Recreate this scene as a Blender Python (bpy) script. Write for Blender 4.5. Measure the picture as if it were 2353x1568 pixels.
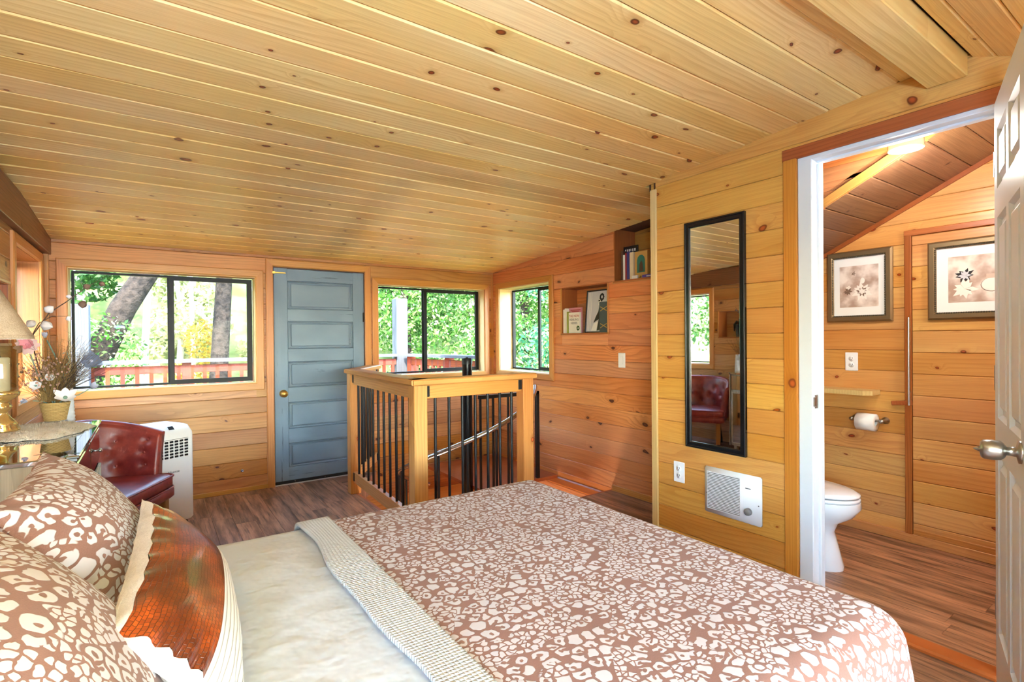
import bpy, bmesh, math, random
from math import sin, cos, pi, radians, sqrt, hypot, atan2, exp
from mathutils import Vector, Matrix
import numpy as np

for o in list(bpy.data.objects):
    bpy.data.objects.remove(o, do_unlink=True)
SC = bpy.context.scene
COL = SC.collection
random.seed(7)

# ------------------------------------------------------------------ camera
cam_d = bpy.data.cameras.new('camera')
cam = bpy.data.objects.new('camera', cam_d)
COL.objects.link(cam)
cam_d.sensor_fit = 'HORIZONTAL'
cam_d.sensor_width = 36.0
cam_d.lens = 36.0 * 1195.0 / 2353.0
cam_d.clip_start = 0.02
cam_d.clip_end = 300
_y, _p, _r = radians(34.861), radians(-0.287), radians(-0.480)
_f = Vector((sin(_y), cos(_y), 0)); _ri = Vector((cos(_y), -sin(_y), 0)); _u = Vector((0, 0, 1))
f2 = _f * cos(_p) + _u * sin(_p); u2 = _u * cos(_p) - _f * sin(_p)
r3 = _ri * cos(_r) + u2 * sin(_r); u3 = u2 * cos(_r) - _ri * sin(_r)
cam.matrix_world = Matrix(((r3.x, u3.x, -f2.x, 0), (r3.y, u3.y, -f2.y, 0), (r3.z, u3.z, -f2.z, 1.28), (0, 0, 0, 1)))
SC.camera = cam

# ------------------------------------------------------------------ world, sun, added fill light, exposure
world = bpy.data.worlds.new('world'); SC.world = world
world.use_nodes = True
_n = world.node_tree.nodes; _l = world.node_tree.links
_bg = _n['Background']
_sky = _n.new('ShaderNodeTexSky')
_sky.sky_type = 'NISHITA'
_sky.sun_disc = False
_sky.sun_elevation = radians(48)
_sky.sun_rotation = radians(200)
_sky.air_density = 1.0; _sky.dust_density = 0.6; _sky.ozone_density = 1.0
_l.new(_sky.outputs[0], _bg.inputs[0])
_bg.inputs[1].default_value = 2.3

sun_d = bpy.data.lights.new('sun', 'SUN'); sun_d.energy = 7.5; sun_d.angle = radians(0.8); sun_d.color = (1.0, .97, .92)
sun = bpy.data.objects.new('sun', sun_d); COL.objects.link(sun)
_d = Vector((-0.30, -0.75, 0.90)).normalized()
sun.rotation_euler = _d.to_track_quat('Z', 'Y').to_euler()

# soft frontal fill: area light added outside a made-up window behind the viewpoint
rear_fill_d = bpy.data.lights.new('rear_fill_light', 'AREA'); rear_fill_d.shape = 'RECTANGLE'
rear_fill_d.size = 2.9; rear_fill_d.size_y = 1.35; rear_fill_d.energy = 42; rear_fill_d.color = (.42, .68, 1.0); rear_fill_d.spread = radians(120)
rear_fill_l = bpy.data.objects.new('rear_fill_light', rear_fill_d); COL.objects.link(rear_fill_l)
rear_fill_l.location = (1.0, -3.76, 1.13); rear_fill_l.rotation_euler = (radians(108), 0, 0)

# side fill toward the alcove, added outside a made-up window in the left wall
left_fill_d = bpy.data.lights.new('left_fill_light', 'AREA'); left_fill_d.shape = 'RECTANGLE'
left_fill_d.size = 2.1; left_fill_d.size_y = 0.95; left_fill_d.energy = 20; left_fill_d.color = (.42, .68, 1.0)
left_fill_l = bpy.data.objects.new('left_fill_light', left_fill_d); COL.objects.link(left_fill_l)
left_fill_l.location = (-.95, -1.2, 1.25); left_fill_l.rotation_euler = (radians(106), 0, radians(-90))

SC.view_settings.view_transform = 'Standard'
try: SC.view_settings.look = 'None'
except Exception: pass
SC.view_settings.gamma = 1.0
SC.view_settings.use_curve_mapping = False
SC.cycles.max_bounces = 6; SC.cycles.diffuse_bounces = 4; SC.cycles.glossy_bounces = 3; SC.cycles.transmission_bounces = 4; SC.cycles.transparent_max_bounces = 10
SC.cycles.caustics_reflective = False; SC.cycles.caustics_refractive = False; SC.cycles.sample_clamp_indirect = 6.0
SC.cycles.use_adaptive_sampling = True; SC.cycles.adaptive_threshold = 0.15; SC.cycles.adaptive_min_samples = 16
SC.view_settings.exposure = 1.36

# ------------------------------------------------------------------ helpers
def lin(c):
    return tuple((v / 12.92 if v <= .04045 else ((v + .055) / 1.055) ** 2.4) for v in (x / 255.0 for x in c)) + (1.0,)

def link(o, parent=None):
    COL.objects.link(o)
    if parent is not None:
        o.parent = parent
    return o

def tag(o, label=None, cat=None, group=None, kind=None):
    if label: o['label'] = label
    if cat: o['category'] = cat
    if group: o['group'] = group
    if kind: o['kind'] = kind
    return o

def thing(name, label, cat, loc=(0, 0, 0), rotz=0, group=None):
    o = bpy.data.objects.new(name, None)
    COL.objects.link(o)
    o.empty_display_size = .1
    o.location = loc; o.rotation_euler = (0, 0, rotz)
    return tag(o, label, cat, group)

class MB:
    """collects shapes for ONE mesh"""
    def __init__(s): s.v = []; s.f = []; s.uv = {}; s.sm = set()
    def add(s, vs, fs, uvs=None, smooth=False):
        b = len(s.v); s.v += [tuple(p) for p in vs]
        for i, f in enumerate(fs):
            if smooth: s.sm.add(len(s.f))
            if uvs: s.uv[len(s.f)] = [uvs[k] for k in f]
            s.f.append(tuple(b + k for k in f))
        return s
    def box(s, x0, x1, y0, y1, z0, z1):
        return s.add([(x0, y0, z0), (x1, y0, z0), (x1, y1, z0), (x0, y1, z0), (x0, y0, z1), (x1, y0, z1), (x1, y1, z1), (x0, y1, z1)],
                     [(0, 3, 2, 1), (4, 5, 6, 7), (0, 1, 5, 4), (1, 2, 6, 5), (2, 3, 7, 6), (3, 0, 4, 7)])
    def cbox(s, x0, x1, y0, y1, z0, z1, c=.004, axis=2):
        """box with chamfered edges along one axis' top/bottom rims and sides"""
        bm = bmesh.new(); bmesh.ops.create_cube(bm, size=1)
        for v in bm.verts:
            v.co = Vector((x0 + (v.co.x + .5) * (x1 - x0), y0 + (v.co.y + .5) * (y1 - y0), z0 + (v.co.z + .5) * (z1 - z0)))
        bmesh.ops.bevel(bm, geom=bm.edges[:], offset=c, segments=1, affect='EDGES', clamp_overlap=True)
        s.frombm(bm); return s
    def rbox(s, x0, x1, y0, y1, z0, z1, c=.02, seg=3):
        bm = bmesh.new(); bmesh.ops.create_cube(bm, size=1)
        for v in bm.verts:
            v.co = Vector((x0 + (v.co.x + .5) * (x1 - x0), y0 + (v.co.y + .5) * (y1 - y0), z0 + (v.co.z + .5) * (z1 - z0)))
        bmesh.ops.bevel(bm, geom=bm.edges[:], offset=c, segments=seg, affect='EDGES', clamp_overlap=True)
        s.frombm(bm, True); return s
    def frombm(s, bm, smooth=False):
        bm.verts.index_update()
        s.add([v.co[:] for v in bm.verts], [tuple(v.index for v in f.verts) for f in bm.faces], smooth=smooth)
        bm.free()
    def tube(s, pts, r, n=8, cap=True, smooth=True):
        pts = [Vector(p) for p in pts]
        rs = r if isinstance(r, (list, tuple)) else [r] * len(pts)
        vs = []; m = len(pts)
        t0 = (pts[1] - pts[0]).normalized()
        up = Vector((0, 0, 1)) if abs(t0.z) < .9 else Vector((1, 0, 0))
        a = t0.cross(up).normalized()
        for i in range(m):
            t = (pts[min(i + 1, m - 1)] - pts[max(i - 1, 0)]).normalized()
            a = (a - t * a.dot(t)).normalized(); b = t.cross(a)
            for k in range(n):
                q = 2 * pi * k / n
                vs.append(pts[i] + (a * cos(q) + b * sin(q)) * rs[i])
        fs = [(i * n + k, i * n + (k + 1) % n, (i + 1) * n + (k + 1) % n, (i + 1) * n + k) for i in range(m - 1) for k in range(n)]
        s.add(vs, fs, smooth=smooth)
        if cap:
            s.add([vs[k] for k in range(n)], [tuple(range(n))[::-1]])
            s.add([vs[(m - 1) * n + k] for k in range(n)], [tuple(range(n))])
        return s
    def lathe(s, prof, n=24, c=(0, 0, 0), smooth=True, cap=True):
        vs = [(c[0] + r * cos(2 * pi * k / n), c[1] + r * sin(2 * pi * k / n), c[2] + z) for (r, z) in prof for k in range(n)]
        m = len(prof)
        fs = [(i * n + k, i * n + (k + 1) % n, (i + 1) * n + (k + 1) % n, (i + 1) * n + k) for i in range(m - 1) for k in range(n)]
        s.add(vs, fs, smooth=smooth)
        if cap:
            if prof[0][0] > 1e-4: s.add(vs[:n], [tuple(range(n))[::-1]])
            if prof[-1][0] > 1e-4: s.add(vs[-n:], [tuple(range(n))])
        return s
    def loft(s, rings, closed=True, cap=True, smooth=True):
        n = len(rings[0]); vs = [p for r in rings for p in r]; m = len(rings)
        fs = [(i * n + k, i * n + (k + 1) % n, (i + 1) * n + (k + 1) % n, (i + 1) * n + k) for i in range(m - 1) for k in range(n if closed else n - 1)]
        s.add(vs, fs, smooth=smooth)
        if cap:
            s.add(rings[0], [tuple(range(n))[::-1]], smooth=smooth); s.add(rings[-1], [tuple(range(n))], smooth=smooth)
        return s
    def prism(s, poly, z0, z1):
        n = len(poly)
        vs = [(x, y, z0) for x, y in poly] + [(x, y, z1) for x, y in poly]
        fs = [tuple(range(n))[::-1], tuple(range(n, 2 * n))] + [(k, (k + 1) % n, n + (k + 1) % n, n + k) for k in range(n)]
        return s.add(vs, fs)
    def ball(s, c, r, n=10, m=7, sx=1, sy=1, sz=1):
        prof = [(r * sin(pi * i / m), -r * cos(pi * i / m)) for i in range(m + 1)]
        vs = [(c[0] + q * cos(2 * pi * k / n) * sx, c[1] + q * sin(2 * pi * k / n) * sy, c[2] + z * sz) for q, z in prof for k in range(n)]
        return s.add(vs, [(i * n + k, i * n + (k + 1) % n, (i + 1) * n + (k + 1) % n, (i + 1) * n + k) for i in range(m) for k in range(n)], smooth=True)
    def xf(s, M):
        s.v = [tuple(M @ Vector(p)) for p in s.v]; return s
    def mesh(s, name):
        me = bpy.data.meshes.new(name); me.from_pydata(s.v, [], s.f)
        if s.uv:
            ul = me.uv_layers.new(name='UVMap')
            for p in me.polygons:
                u = s.uv.get(p.index)
                if u:
                    for li, q in zip(p.loop_indices, u): ul.data[li].uv = q
        if s.sm:
            arr = [i in s.sm for i in range(len(s.f))]
            me.polygons.foreach_set('use_smooth', arr)
        me.update(); return me
    def build(s, name, mat, parent=None, M=None):
        o = bpy.data.objects.new(name, s.mesh(name))
        if mat: o.data.materials.append(mat)
        link(o, parent)
        if M is not None: o.matrix_basis = M
        return o

def fmat(o, ex, ey):
    ex = Vector(ex).normalized(); ey = Vector(ey); ey = (ey - ex * ex.dot(ey)).normalized(); ez = ex.cross(ey)
    return Matrix(((ex.x, ey.x, ez.x, o[0]), (ex.y, ey.y, ez.y, o[1]), (ex.z, ey.z, ez.z, o[2]), (0, 0, 0, 1)))

_bcache = {}
def board(name, parent, mat, o, ex, ey, L, Wd, T, c=.003, m0=0., m1=0.):
    """timber: length along local x, width y, thickness z; face z=T has eased edges; m0/m1 mitre the ends"""
    key = (round(L, 4), round(Wd, 4), round(T, 4), c, m0, m1)
    me = _bcache.get((key, mat.name))
    if me is None:
        c2 = min(c, Wd * .3, T * .45)
        prof = [(0, 0), (Wd, 0), (Wd, T - c2), (Wd - c2, T), (c2, T), (0, T - c2)]
        vs = [(m0 * y, y, z) for y, z in prof] + [(L - m1 * y, y, z) for y, z in prof]
        fs = [(0, 1, 2, 3, 4, 5), (11, 10, 9, 8, 7, 6)] + [(k, 6 + k, 6 + (k + 1) % 6, (k + 1) % 6) for k in range(6)]
        me = bpy.data.meshes.new(name); me.from_pydata(vs, [], fs); me.materials.append(mat); me.update()
        _bcache[(key, mat.name)] = me
    ob = bpy.data.objects.new(name, me)
    link(ob, parent); ob.matrix_basis = fmat(o, ex, ey)
    return ob

class Wall:
    """a wall frame: s runs along ex, t is height, d is distance out from the face into the room"""
    def __init__(w, O, ex): w.O = Vector(O); w.ex = Vector(ex); w.ey = Vector((0, 0, 1)); w.n = w.ex.cross(w.ey)
    def p(w, s, t, d=0): return w.O + w.ex * s + w.ey * t + w.n * d
    def M(w, s, t, d=0): return fmat(w.p(s, t, d), w.ex, w.ey)

def split_rows(s0, s1, rows, ops):
    out = []
    for (t0, t1) in rows:
        cuts = []
        for (a, b, c, d) in ops:            # opening s a..b, t c..d
            if d <= t0 + 1e-6 or c >= t1 - 1e-6: continue
            cuts.append((a, b))
            if c > t0 + .012: out.append((a, b, t0, c))
            if d < t1 - .012: out.append((a, b, d, t1))
        cuts.sort(); x = s0
        for a, b in cuts:
            if a > x + .01: out.append((x, a, t0, t1))
            x = max(x, b)
        if x < s1 - .01: out.append((x, s1, t0, t1))
    return out

def make_wall(name, W, s0, s1, t0, t1, ops, phase, pitch, mat, plankname='plank', thick=.12, top=None, label=None):
    b = MB()
    tv = sorted({t0, t1} | {max(t0, min(t1, o[2])) for o in ops} | {max(t0, min(t1, o[3])) for o in ops})
    for (a, bb, c, d) in split_rows(s0, s1, list(zip(tv[:-1], tv[1:])), ops):
        q = [W.p(s, t, dd) for dd in (-.02 - thick, -.02) for (s, t) in ((a, c), (bb, c), (bb, d), (a, d))]
        b.add(q, [(0, 3, 2, 1), (4, 5, 6, 7), (0, 1, 5, 4), (1, 2, 6, 5), (2, 3, 7, 6), (3, 0, 4, 7)])
    w = b.build(name, M['backing']); tag(w, label, kind='structure')
    k0 = math.floor((t0 - phase) / pitch); rows = []
    k = k0
    while phase + k * pitch < t1:
        r0, r1 = max(t0, phase + k * pitch), min(t1, phase + (k + 1) * pitch)
        if r1 - r0 > .01: rows.append((r0, r1))
        k += 1
    for (a, bb, c, d) in split_rows(s0, s1, rows, ops):
        board(plankname, w, mat, W.p(a, c + .0006, -.02), W.ex, W.ey, bb - a, d - c - .0012, .02 + random.uniform(-.0012, .0008), .0035)
    return w

def text(name, body, size, mat, parent, M4, align='CENTER', ext=.0004):
    c = bpy.data.curves.new(name, 'FONT'); c.body = body; c.size = size; c.extrude = ext; c.align_x = align; c.align_y = 'CENTER'
    c.materials.append(mat)
    t_ = bpy.data.objects.new(name, c); COL.objects.link(t_)
    me = bpy.data.meshes.new_from_object(t_.evaluated_get(bpy.context.evaluated_depsgraph_get())); bpy.data.objects.remove(t_, do_unlink=True)
    if not me.materials: me.materials.append(mat)
    o = bpy.data.objects.new(name, me); link(o, parent); o.matrix_basis = M4
    return o

def copy_tree(o, parent=None):
    c = o.copy(); COL.objects.link(c); c.parent = parent
    for ch in list(o.children): copy_tree(ch, c)
    return c
# ------------------------------------------------------------------ materials
M = {}
def new_mat(name):
    m = bpy.data.materials.new(name); m.use_nodes = True
    nt = m.node_tree; return m, nt, nt.nodes['Principled BSDF']

class NG:
    def __init__(s, nt): s.nt = nt
    def n(s, t, **k):
        x = s.nt.nodes.new(t)
        for a, b in k.items(): setattr(x, a, b)
        return x
    def set(s, sock, v):
        if hasattr(v, 'is_linked') or isinstance(v, bpy.types.NodeSocket): s.nt.links.new(v, sock)
        else: sock.default_value = v
    def m(s, op, a, b=0., c=0.):
        x = s.n('ShaderNodeMath', operation=op)
        s.set(x.inputs[0], a); s.set(x.inputs[1], b); s.set(x.inputs[2], c)
        return x.outputs[0]
    def vm(s, op, a, b):
        x = s.n('ShaderNodeVectorMath', operation=op); s.set(x.inputs[0], a); s.set(x.inputs[1], b); return x.outputs[0]
    def mapr(s, v, a, b, c=0., d=1., smooth=True):
        x = s.n('ShaderNodeMapRange'); x.interpolation_type = 'SMOOTHSTEP' if smooth else 'LINEAR'
        s.set(x.inputs[0], v); s.set(x.inputs[1], a); s.set(x.inputs[2], b); s.set(x.inputs[3], c); s.set(x.inputs[4], d); return x.outputs[0]
    def mix(s, f, a, b, mode='MIX'):
        x = s.n('ShaderNodeMix', data_type='RGBA', blend_type=mode)
        s.set(x.inputs[0], f); s.set(x.inputs[6], a); s.set(x.inputs[7], b); return x.outputs[2]
    def noise(s, v, scale=1., detail=2., rough=.5, dim='3D'):
        x = s.n('ShaderNodeTexNoise', noise_dimensions=dim); s.set(x.inputs['Vector'], v); x.inputs['Scale'].default_value = scale
        x.inputs['Detail'].default_value = detail; x.inputs['Roughness'].default_value = rough; return x.outputs[0]
    def sep(s, v):
        x = s.n('ShaderNodeSeparateXYZ'); s.set(x.inputs[0], v); return x.outputs
    def comb(s, a, b, c):
        x = s.n('ShaderNodeCombineXYZ'); s.set(x.inputs[0], a); s.set(x.inputs[1], b); s.set(x.inputs[2], c); return x.outputs[0]
    def bump(s, h, strength=.3, dist=.01):
        x = s.n('ShaderNodeBump'); x.inputs['Strength'].default_value = strength; x.inputs['Distance'].default_value = dist; s.set(x.inputs['Height'], h); return x.outputs[0]
    def coord(s, which='Object'):
        return s.n('ShaderNodeTexCoord').outputs[which]
    def rnd(s): return s.n('ShaderNodeObjectInfo').outputs['Random']

def plain(name, rgb, rough=.5, metal=0., spec=.5, coat=0., emit=None, trans=0., ior=1.45):
    m, nt, b = new_mat(name)
    b.inputs['Base Color'].default_value = lin(rgb); b.inputs['Roughness'].default_value = rough; b.inputs['Metallic'].default_value = metal
    b.inputs['Specular IOR Level'].default_value = spec; b.inputs['Coat Weight'].default_value = coat
    b.inputs['Transmission Weight'].default_value = trans; b.inputs['IOR'].default_value = ior
    if emit: b.inputs['Emission Color'].default_value = lin(emit[0]); b.inputs['Emission Strength'].default_value = emit[1]
    M[name] = m; return m

def wood(name, light, mid, dark, knot, rough=.42, ring=42., amp=.55, gate=.55, ksize=1., var=.16, lines=.55, wear=0., kx=4.2, ky=6.5, spec=.35):
    """timber with growth rings that bend around knots; every board is shifted by its own random number"""
    m, nt, b = new_mat(name); g = NG(nt)
    P = g.coord('Object'); r = g.rnd()
    r2 = g.m('FRACT', g.m('MULTIPLY', r, 37.13)); r3 = g.m('FRACT', g.m('MULTIPLY', r, 91.7))
    off = g.comb(g.m('MULTIPLY', r, 61.), g.m('MULTIPLY', r2, 23.), g.m('MULTIPLY', r3, 9.))
    Q = g.vm('ADD', P, off)
    # knots
    V = g.n('ShaderNodeTexVoronoi', voronoi_dimensions='2D', feature='F1'); V.inputs['Scale'].default_value = 1.
    wob = g.n('ShaderNodeTexNoise'); g.set(wob.inputs['Vector'], g.vm('MULTIPLY', Q, (9., 14., 9.))); wob.inputs['Scale'].default_value = 1.; wob.inputs['Detail'].default_value = 0.
    kv = g.vm('ADD', g.vm('MULTIPLY', Q, (kx, ky, 0.)), g.vm('MULTIPLY', wob.outputs['Color'], (.22, .22, 0.)))
    g.set(V.inputs['Vector'], kv)
    cs = g.n('ShaderNodeSeparateColor'); g.set(cs.inputs[0], V.outputs['Color'])
    gt = g.m('GREATER_THAN', cs.outputs[0], gate)
    rad = g.m('MULTIPLY', g.m('ADD', .035, g.m('MULTIPLY', g.m('POWER', cs.outputs[1], 2.), .085)), ksize)
    d = V.outputs['Distance']
    dn = g.m('DIVIDE', d, rad)
    core = g.m('MULTIPLY', gt, g.mapr(dn, .75, 1.1, 1., 0.))
    halo = g.m('MULTIPLY', gt, g.mapr(dn, .9, 2.6, 1., 0.))
    bend = g.m('MULTIPLY', gt, g.m('MULTIPLY', g.mapr(dn, 0., 5.5, 1., 0.), .9))
    # rings
    sx = g.sep(Q)
    low = g.noise(g.vm('MULTIPLY', Q, (.9, 5.5, 3.)), 1., 1., .5)
    mid_ = g.noise(g.vm('MULTIPLY', Q, (3.5, 22., 6.)), 1., 1., .5)
    arg = g.m('ADD', g.m('ADD', g.m('MULTIPLY', sx[1], ring), g.m('MULTIPLY', low, 9. * amp)), g.m('ADD', g.m('MULTIPLY', mid_, .8), g.m('MULTIPLY', bend, 2.2)))
    tri = g.m('FRACT', arg)
    line = g.mapr(tri, .35, .98, 0., 1.)
    fall = g.mapr(tri, .98, 1., 1., 0.)
    line = g.m('MULTIPLY', g.m('MULTIPLY', line, fall), g.mapr(low, .35, .65, .25, 1.))
    fib = g.noise(g.vm('MULTIPLY', Q, (5., 260., 60.)), 1., 0., .6)
    patch = g.noise(g.vm('MULTIPLY', Q, (.8, 3.2, 1.)), 1., 1., .55)
    c = g.mix(g.mapr(patch, .3, .7), lin(light), lin(mid))
    c = g.mix(g.m('MULTIPLY', line, lines), c, lin(dark))
    c = g.mix(g.m('MULTIPLY', g.mapr(fib, .35, .75), .22), c, lin(dark))
    c = g.mix(g.m('MULTIPLY', halo, .45), c, lin(dark))
    c = g.mix(core, c, g.mix(g.mapr(dn, .2, .9), lin(tuple(min(255, int(v * 1.7)) for v in knot)), lin(knot)))
    h = g.n('ShaderNodeHueSaturation'); g.set(h.inputs['Color'], c)
    g.set(h.inputs['Value'], g.m('ADD', 1. - var * .5, g.m('MULTIPLY', r2, var)))
    g.set(h.inputs['Hue'], g.m('ADD', .5 - .006, g.m('MULTIPLY', r3, .012)))
    g.set(h.inputs['Saturation'], g.m('ADD', 1. - var * .25, g.m('MULTIPLY', r, var * .5)))
    nt.links.new(h.outputs[0], b.inputs['Base Color'])
    g.set(b.inputs['Roughness'], g.m('ADD', rough - .05, g.m('MULTIPLY', fib, .12)))
    b.inputs['Specular IOR Level'].default_value = spec
    nt.links.new(g.bump(fib, .10, .002), b.inputs['Normal'])
    M[name] = m; return m

wood('pine_ceiling', (247, 213, 146), (240, 196, 118), (202, 140, 66), (96, 46, 22), rough=.38, ring=38., gate=.70, lines=.38, var=.14)
wood('cedar_far', (204, 146, 86), (180, 114, 58), (136, 78, 36), (62, 28, 16), rough=.42, ring=30., gate=.72, lines=.45, var=.26, amp=.8, kx=3.2, ky=5.6)
wood('cedar_alcove', (226, 154, 98), (206, 128, 78), (164, 88, 48), (64, 30, 18), rough=.4, ring=30., gate=.70, lines=.45, var=.24, amp=.8, kx=3.2, ky=5.6)
wood('pine_gold', (220, 166, 88), (204, 144, 68), (172, 104, 42), (104, 48, 18), rough=.34, ring=34., gate=.76, lines=.34, var=.10, amp=.9)
wood('pine_bath', (224, 172, 102), (206, 146, 80), (170, 100, 48), (96, 40, 18), rough=.3, ring=34., gate=.68, lines=.34, var=.14)
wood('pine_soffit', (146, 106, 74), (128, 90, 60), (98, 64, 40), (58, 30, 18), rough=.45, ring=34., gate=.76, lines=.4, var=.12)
wood('fir_casing', (206, 144, 78), (194, 128, 62), (160, 94, 40), (120, 60, 30), rough=.35, ring=70., gate=.97, lines=.5, var=.10, amp=.35)
wood('fir_casing_gold', (208, 140, 62), (194, 122, 48), (160, 90, 32), (110, 52, 24), rough=.35, ring=70., gate=.97, lines=.5, var=.06, amp=.35)
wood('fir_dark', (182, 106, 56), (164, 88, 44), (124, 60, 28), (80, 36, 18), rough=.35, ring=60., gate=.95, lines=.5, var=.06, amp=.35)
wood('pale_trim', (226, 196, 140), (214, 180, 120), (190, 150, 90), (120, 70, 40), rough=.45, ring=60., gate=.98, lines=.35, var=.05, amp=.3)
wood('beam_brown', (148, 98, 68), (128, 80, 54), (96, 56, 36), (60, 32, 20), rough=.45, ring=40., gate=.93, lines=.45, var=.08, amp=.5)
wood('post_pine', (220, 160, 94), (202, 138, 72), (170, 102, 46), (132, 66, 30), rough=.42, ring=48., gate=.86, lines=.42, var=.10, amp=.6)
wood('deck_red', (150, 66, 36), (120, 48, 27), (78, 32, 20), (70, 34, 24), rough=.7, ring=40., gate=.95, lines=.4, var=.25, amp=.5)
wood('weathered', (104, 102, 102), (80, 80, 82), (50, 50, 54), (70, 60, 54), rough=.85, ring=46., gate=.93, lines=.55, var=.15, amp=.5)
wood('oak_leg', (168, 118, 64), (146, 98, 50), (104, 64, 30), (70, 40, 20), rough=.4, ring=60., gate=.98, lines=.5, var=.1)
wood('limed_oak', (206, 200, 186), (190, 184, 170), (140, 132, 120), (120, 110, 96), rough=.5, ring=26., gate=.995, lines=.7, var=.03, amp=1.4)

def laminate():
    m, nt, b = new_mat('laminate'); g = NG(nt)
    P = g.coord('Object'); r = g.rnd(); r2 = g.m('FRACT', g.m('MULTIPLY', r, 37.13))
    Q = g.vm('ADD', P, g.comb(g.m('MULTIPLY', r, 61.), g.m('MULTIPLY', r2, 23.), 0.))
    a = g.noise(g.vm('MULTIPLY', Q, (1.6, 12., 1.)), 1., 4., .62)
    bnd = g.noise(g.vm('MULTIPLY', Q, (3.0, 46., 1.)), 1., 4., .65)
    fine = g.noise(g.vm('MULTIPLY', Q, (9., 240., 1.)), 1., 2., .6)
    c = g.mix(g.mapr(a, .32, .68), lin((104, 72, 52)), lin((190, 140, 106)))
    c = g.mix(g.m('MULTIPLY', g.mapr(bnd, .48, .70), .85), c, lin((60, 40, 30)))
    c = g.mix(g.m('MULTIPLY', g.mapr(bnd, .42, .25), .45), c, lin((214, 170, 136)))
    c = g.mix(g.m('MULTIPLY', g.mapr(fine, .45, .8), .3), c, lin((80, 50, 36)))
    h = g.n('ShaderNodeHueSaturation'); g.set(h.inputs['Color'], c); g.set(h.inputs['Value'], g.m('ADD', .9, g.m('MULTIPLY', r2, .22)))
    nt.links.new(h.outputs[0], b.inputs['Base Color'])
    b.inputs['Roughness'].default_value = .34; b.inputs['Specular IOR Level'].default_value = .4
    nt.links.new(g.bump(fine, .08, .001), b.inputs['Normal'])
    M['laminate'] = m
laminate()

def leopard(name, base, spot, scale=21.):
    """irregular rosettes, bars and dots: rounded cells of two sizes, some hollow, some bitten open"""
    m, nt, b = new_mat(name); g = NG(nt)
    U = g.coord('UV')
    w = g.n('ShaderNodeTexNoise', noise_dimensions='2D'); g.set(w.inputs['Vector'], g.vm('MULTIPLY', U, (scale * 1.5,) * 3)); w.inputs['Scale'].default_value = 1.; w.inputs['Detail'].default_value = 1.
    V0 = g.vm('ADD', g.vm('MULTIPLY', U, (scale, scale * 1.1, 0.)), g.vm('MULTIPLY', w.outputs['Color'], (.42, .42, 0.)))
    def layer(k, hole, r0, r1):
        vf = g.n('ShaderNodeTexVoronoi', voronoi_dimensions='2D', feature='F1'); v2 = g.n('ShaderNodeTexVoronoi', voronoi_dimensions='2D', feature='DISTANCE_TO_EDGE')
        vv = g.vm('MULTIPLY', V0, (k, k, 0.))
        for v in (vf, v2):
            g.set(v.inputs['Vector'], vv); v.inputs['Scale'].default_value = 1.; v.inputs['Randomness'].default_value = .85
        cs = g.n('ShaderNodeSeparateColor'); g.set(cs.inputs[0], vf.outputs['Color'])
        d = vf.outputs['Distance']; rr = g.m('ADD', r0, g.m('MULTIPLY', cs.outputs[2], r1 - r0))
        sp = g.m('MULTIPLY', g.mapr(g.m('SUBTRACT', rr, d), -.02, .03), g.mapr(v2.outputs['Distance'], .085, .125))
        if hole:
            ring = g.m('MULTIPLY', g.m('GREATER_THAN', cs.outputs[0], .3), g.mapr(d, .12, .17, 1., 0.))
            # bite: a wedge cut from the middle outward
            off = g.vm('SUBTRACT', vv, vf.outputs['Position']); so = g.sep(off)
            ang = g.m('ADD', g.m('ARCTAN2', so[1], so[0]), g.m('MULTIPLY', cs.outputs[1], 6.28))
            wedge = g.m('MULTIPLY', g.m('MULTIPLY', g.mapr(g.m('COSINE', ang), .84, .92), g.m('GREATER_THAN', d, .06)), g.m('GREATER_THAN', cs.outputs[0], .5))
            sp = g.m('MULTIPLY', sp, g.m('SUBTRACT', 1., g.m('MAXIMUM', ring, wedge)))
        return sp
    big = layer(1., True, .42, .62); small = layer(2.0, False, .40, .60)
    sel = g.mapr(g.noise(g.vm('MULTIPLY', U, (10., 10., 0.)), 1., 0., .5, '2D'), .55, .57)
    s = g.m('ADD', g.m('MULTIPLY', big, g.m('SUBTRACT', 1., sel)), g.m('MULTIPLY', small, sel))
    fab = g.noise(g.vm('MULTIPLY', U, (900., 260., 0.)), 1., 1., .6, '2D')
    cb = g.mix(g.m('MULTIPLY', g.mapr(fab, .3, .7), .35), lin(base), lin(tuple(int(v * .8) for v in base)))
    nt.links.new(g.mix(s, cb, lin(spot)), b.inputs['Base Color']); b.inputs['Roughness'].default_value = .82; b.inputs['Specular IOR Level'].default_value = .2
    b.inputs['Sheen Weight'].default_value = .1
    nt.links.new(g.bump(s, .35, .004), b.inputs['Normal'])
    M[name] = m
leopard('leopard_quilt', (140, 102, 92), (200, 195, 202), 27.)
leopard('leopard_pillow', (150, 112, 102), (218, 216, 224), 25.)

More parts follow.
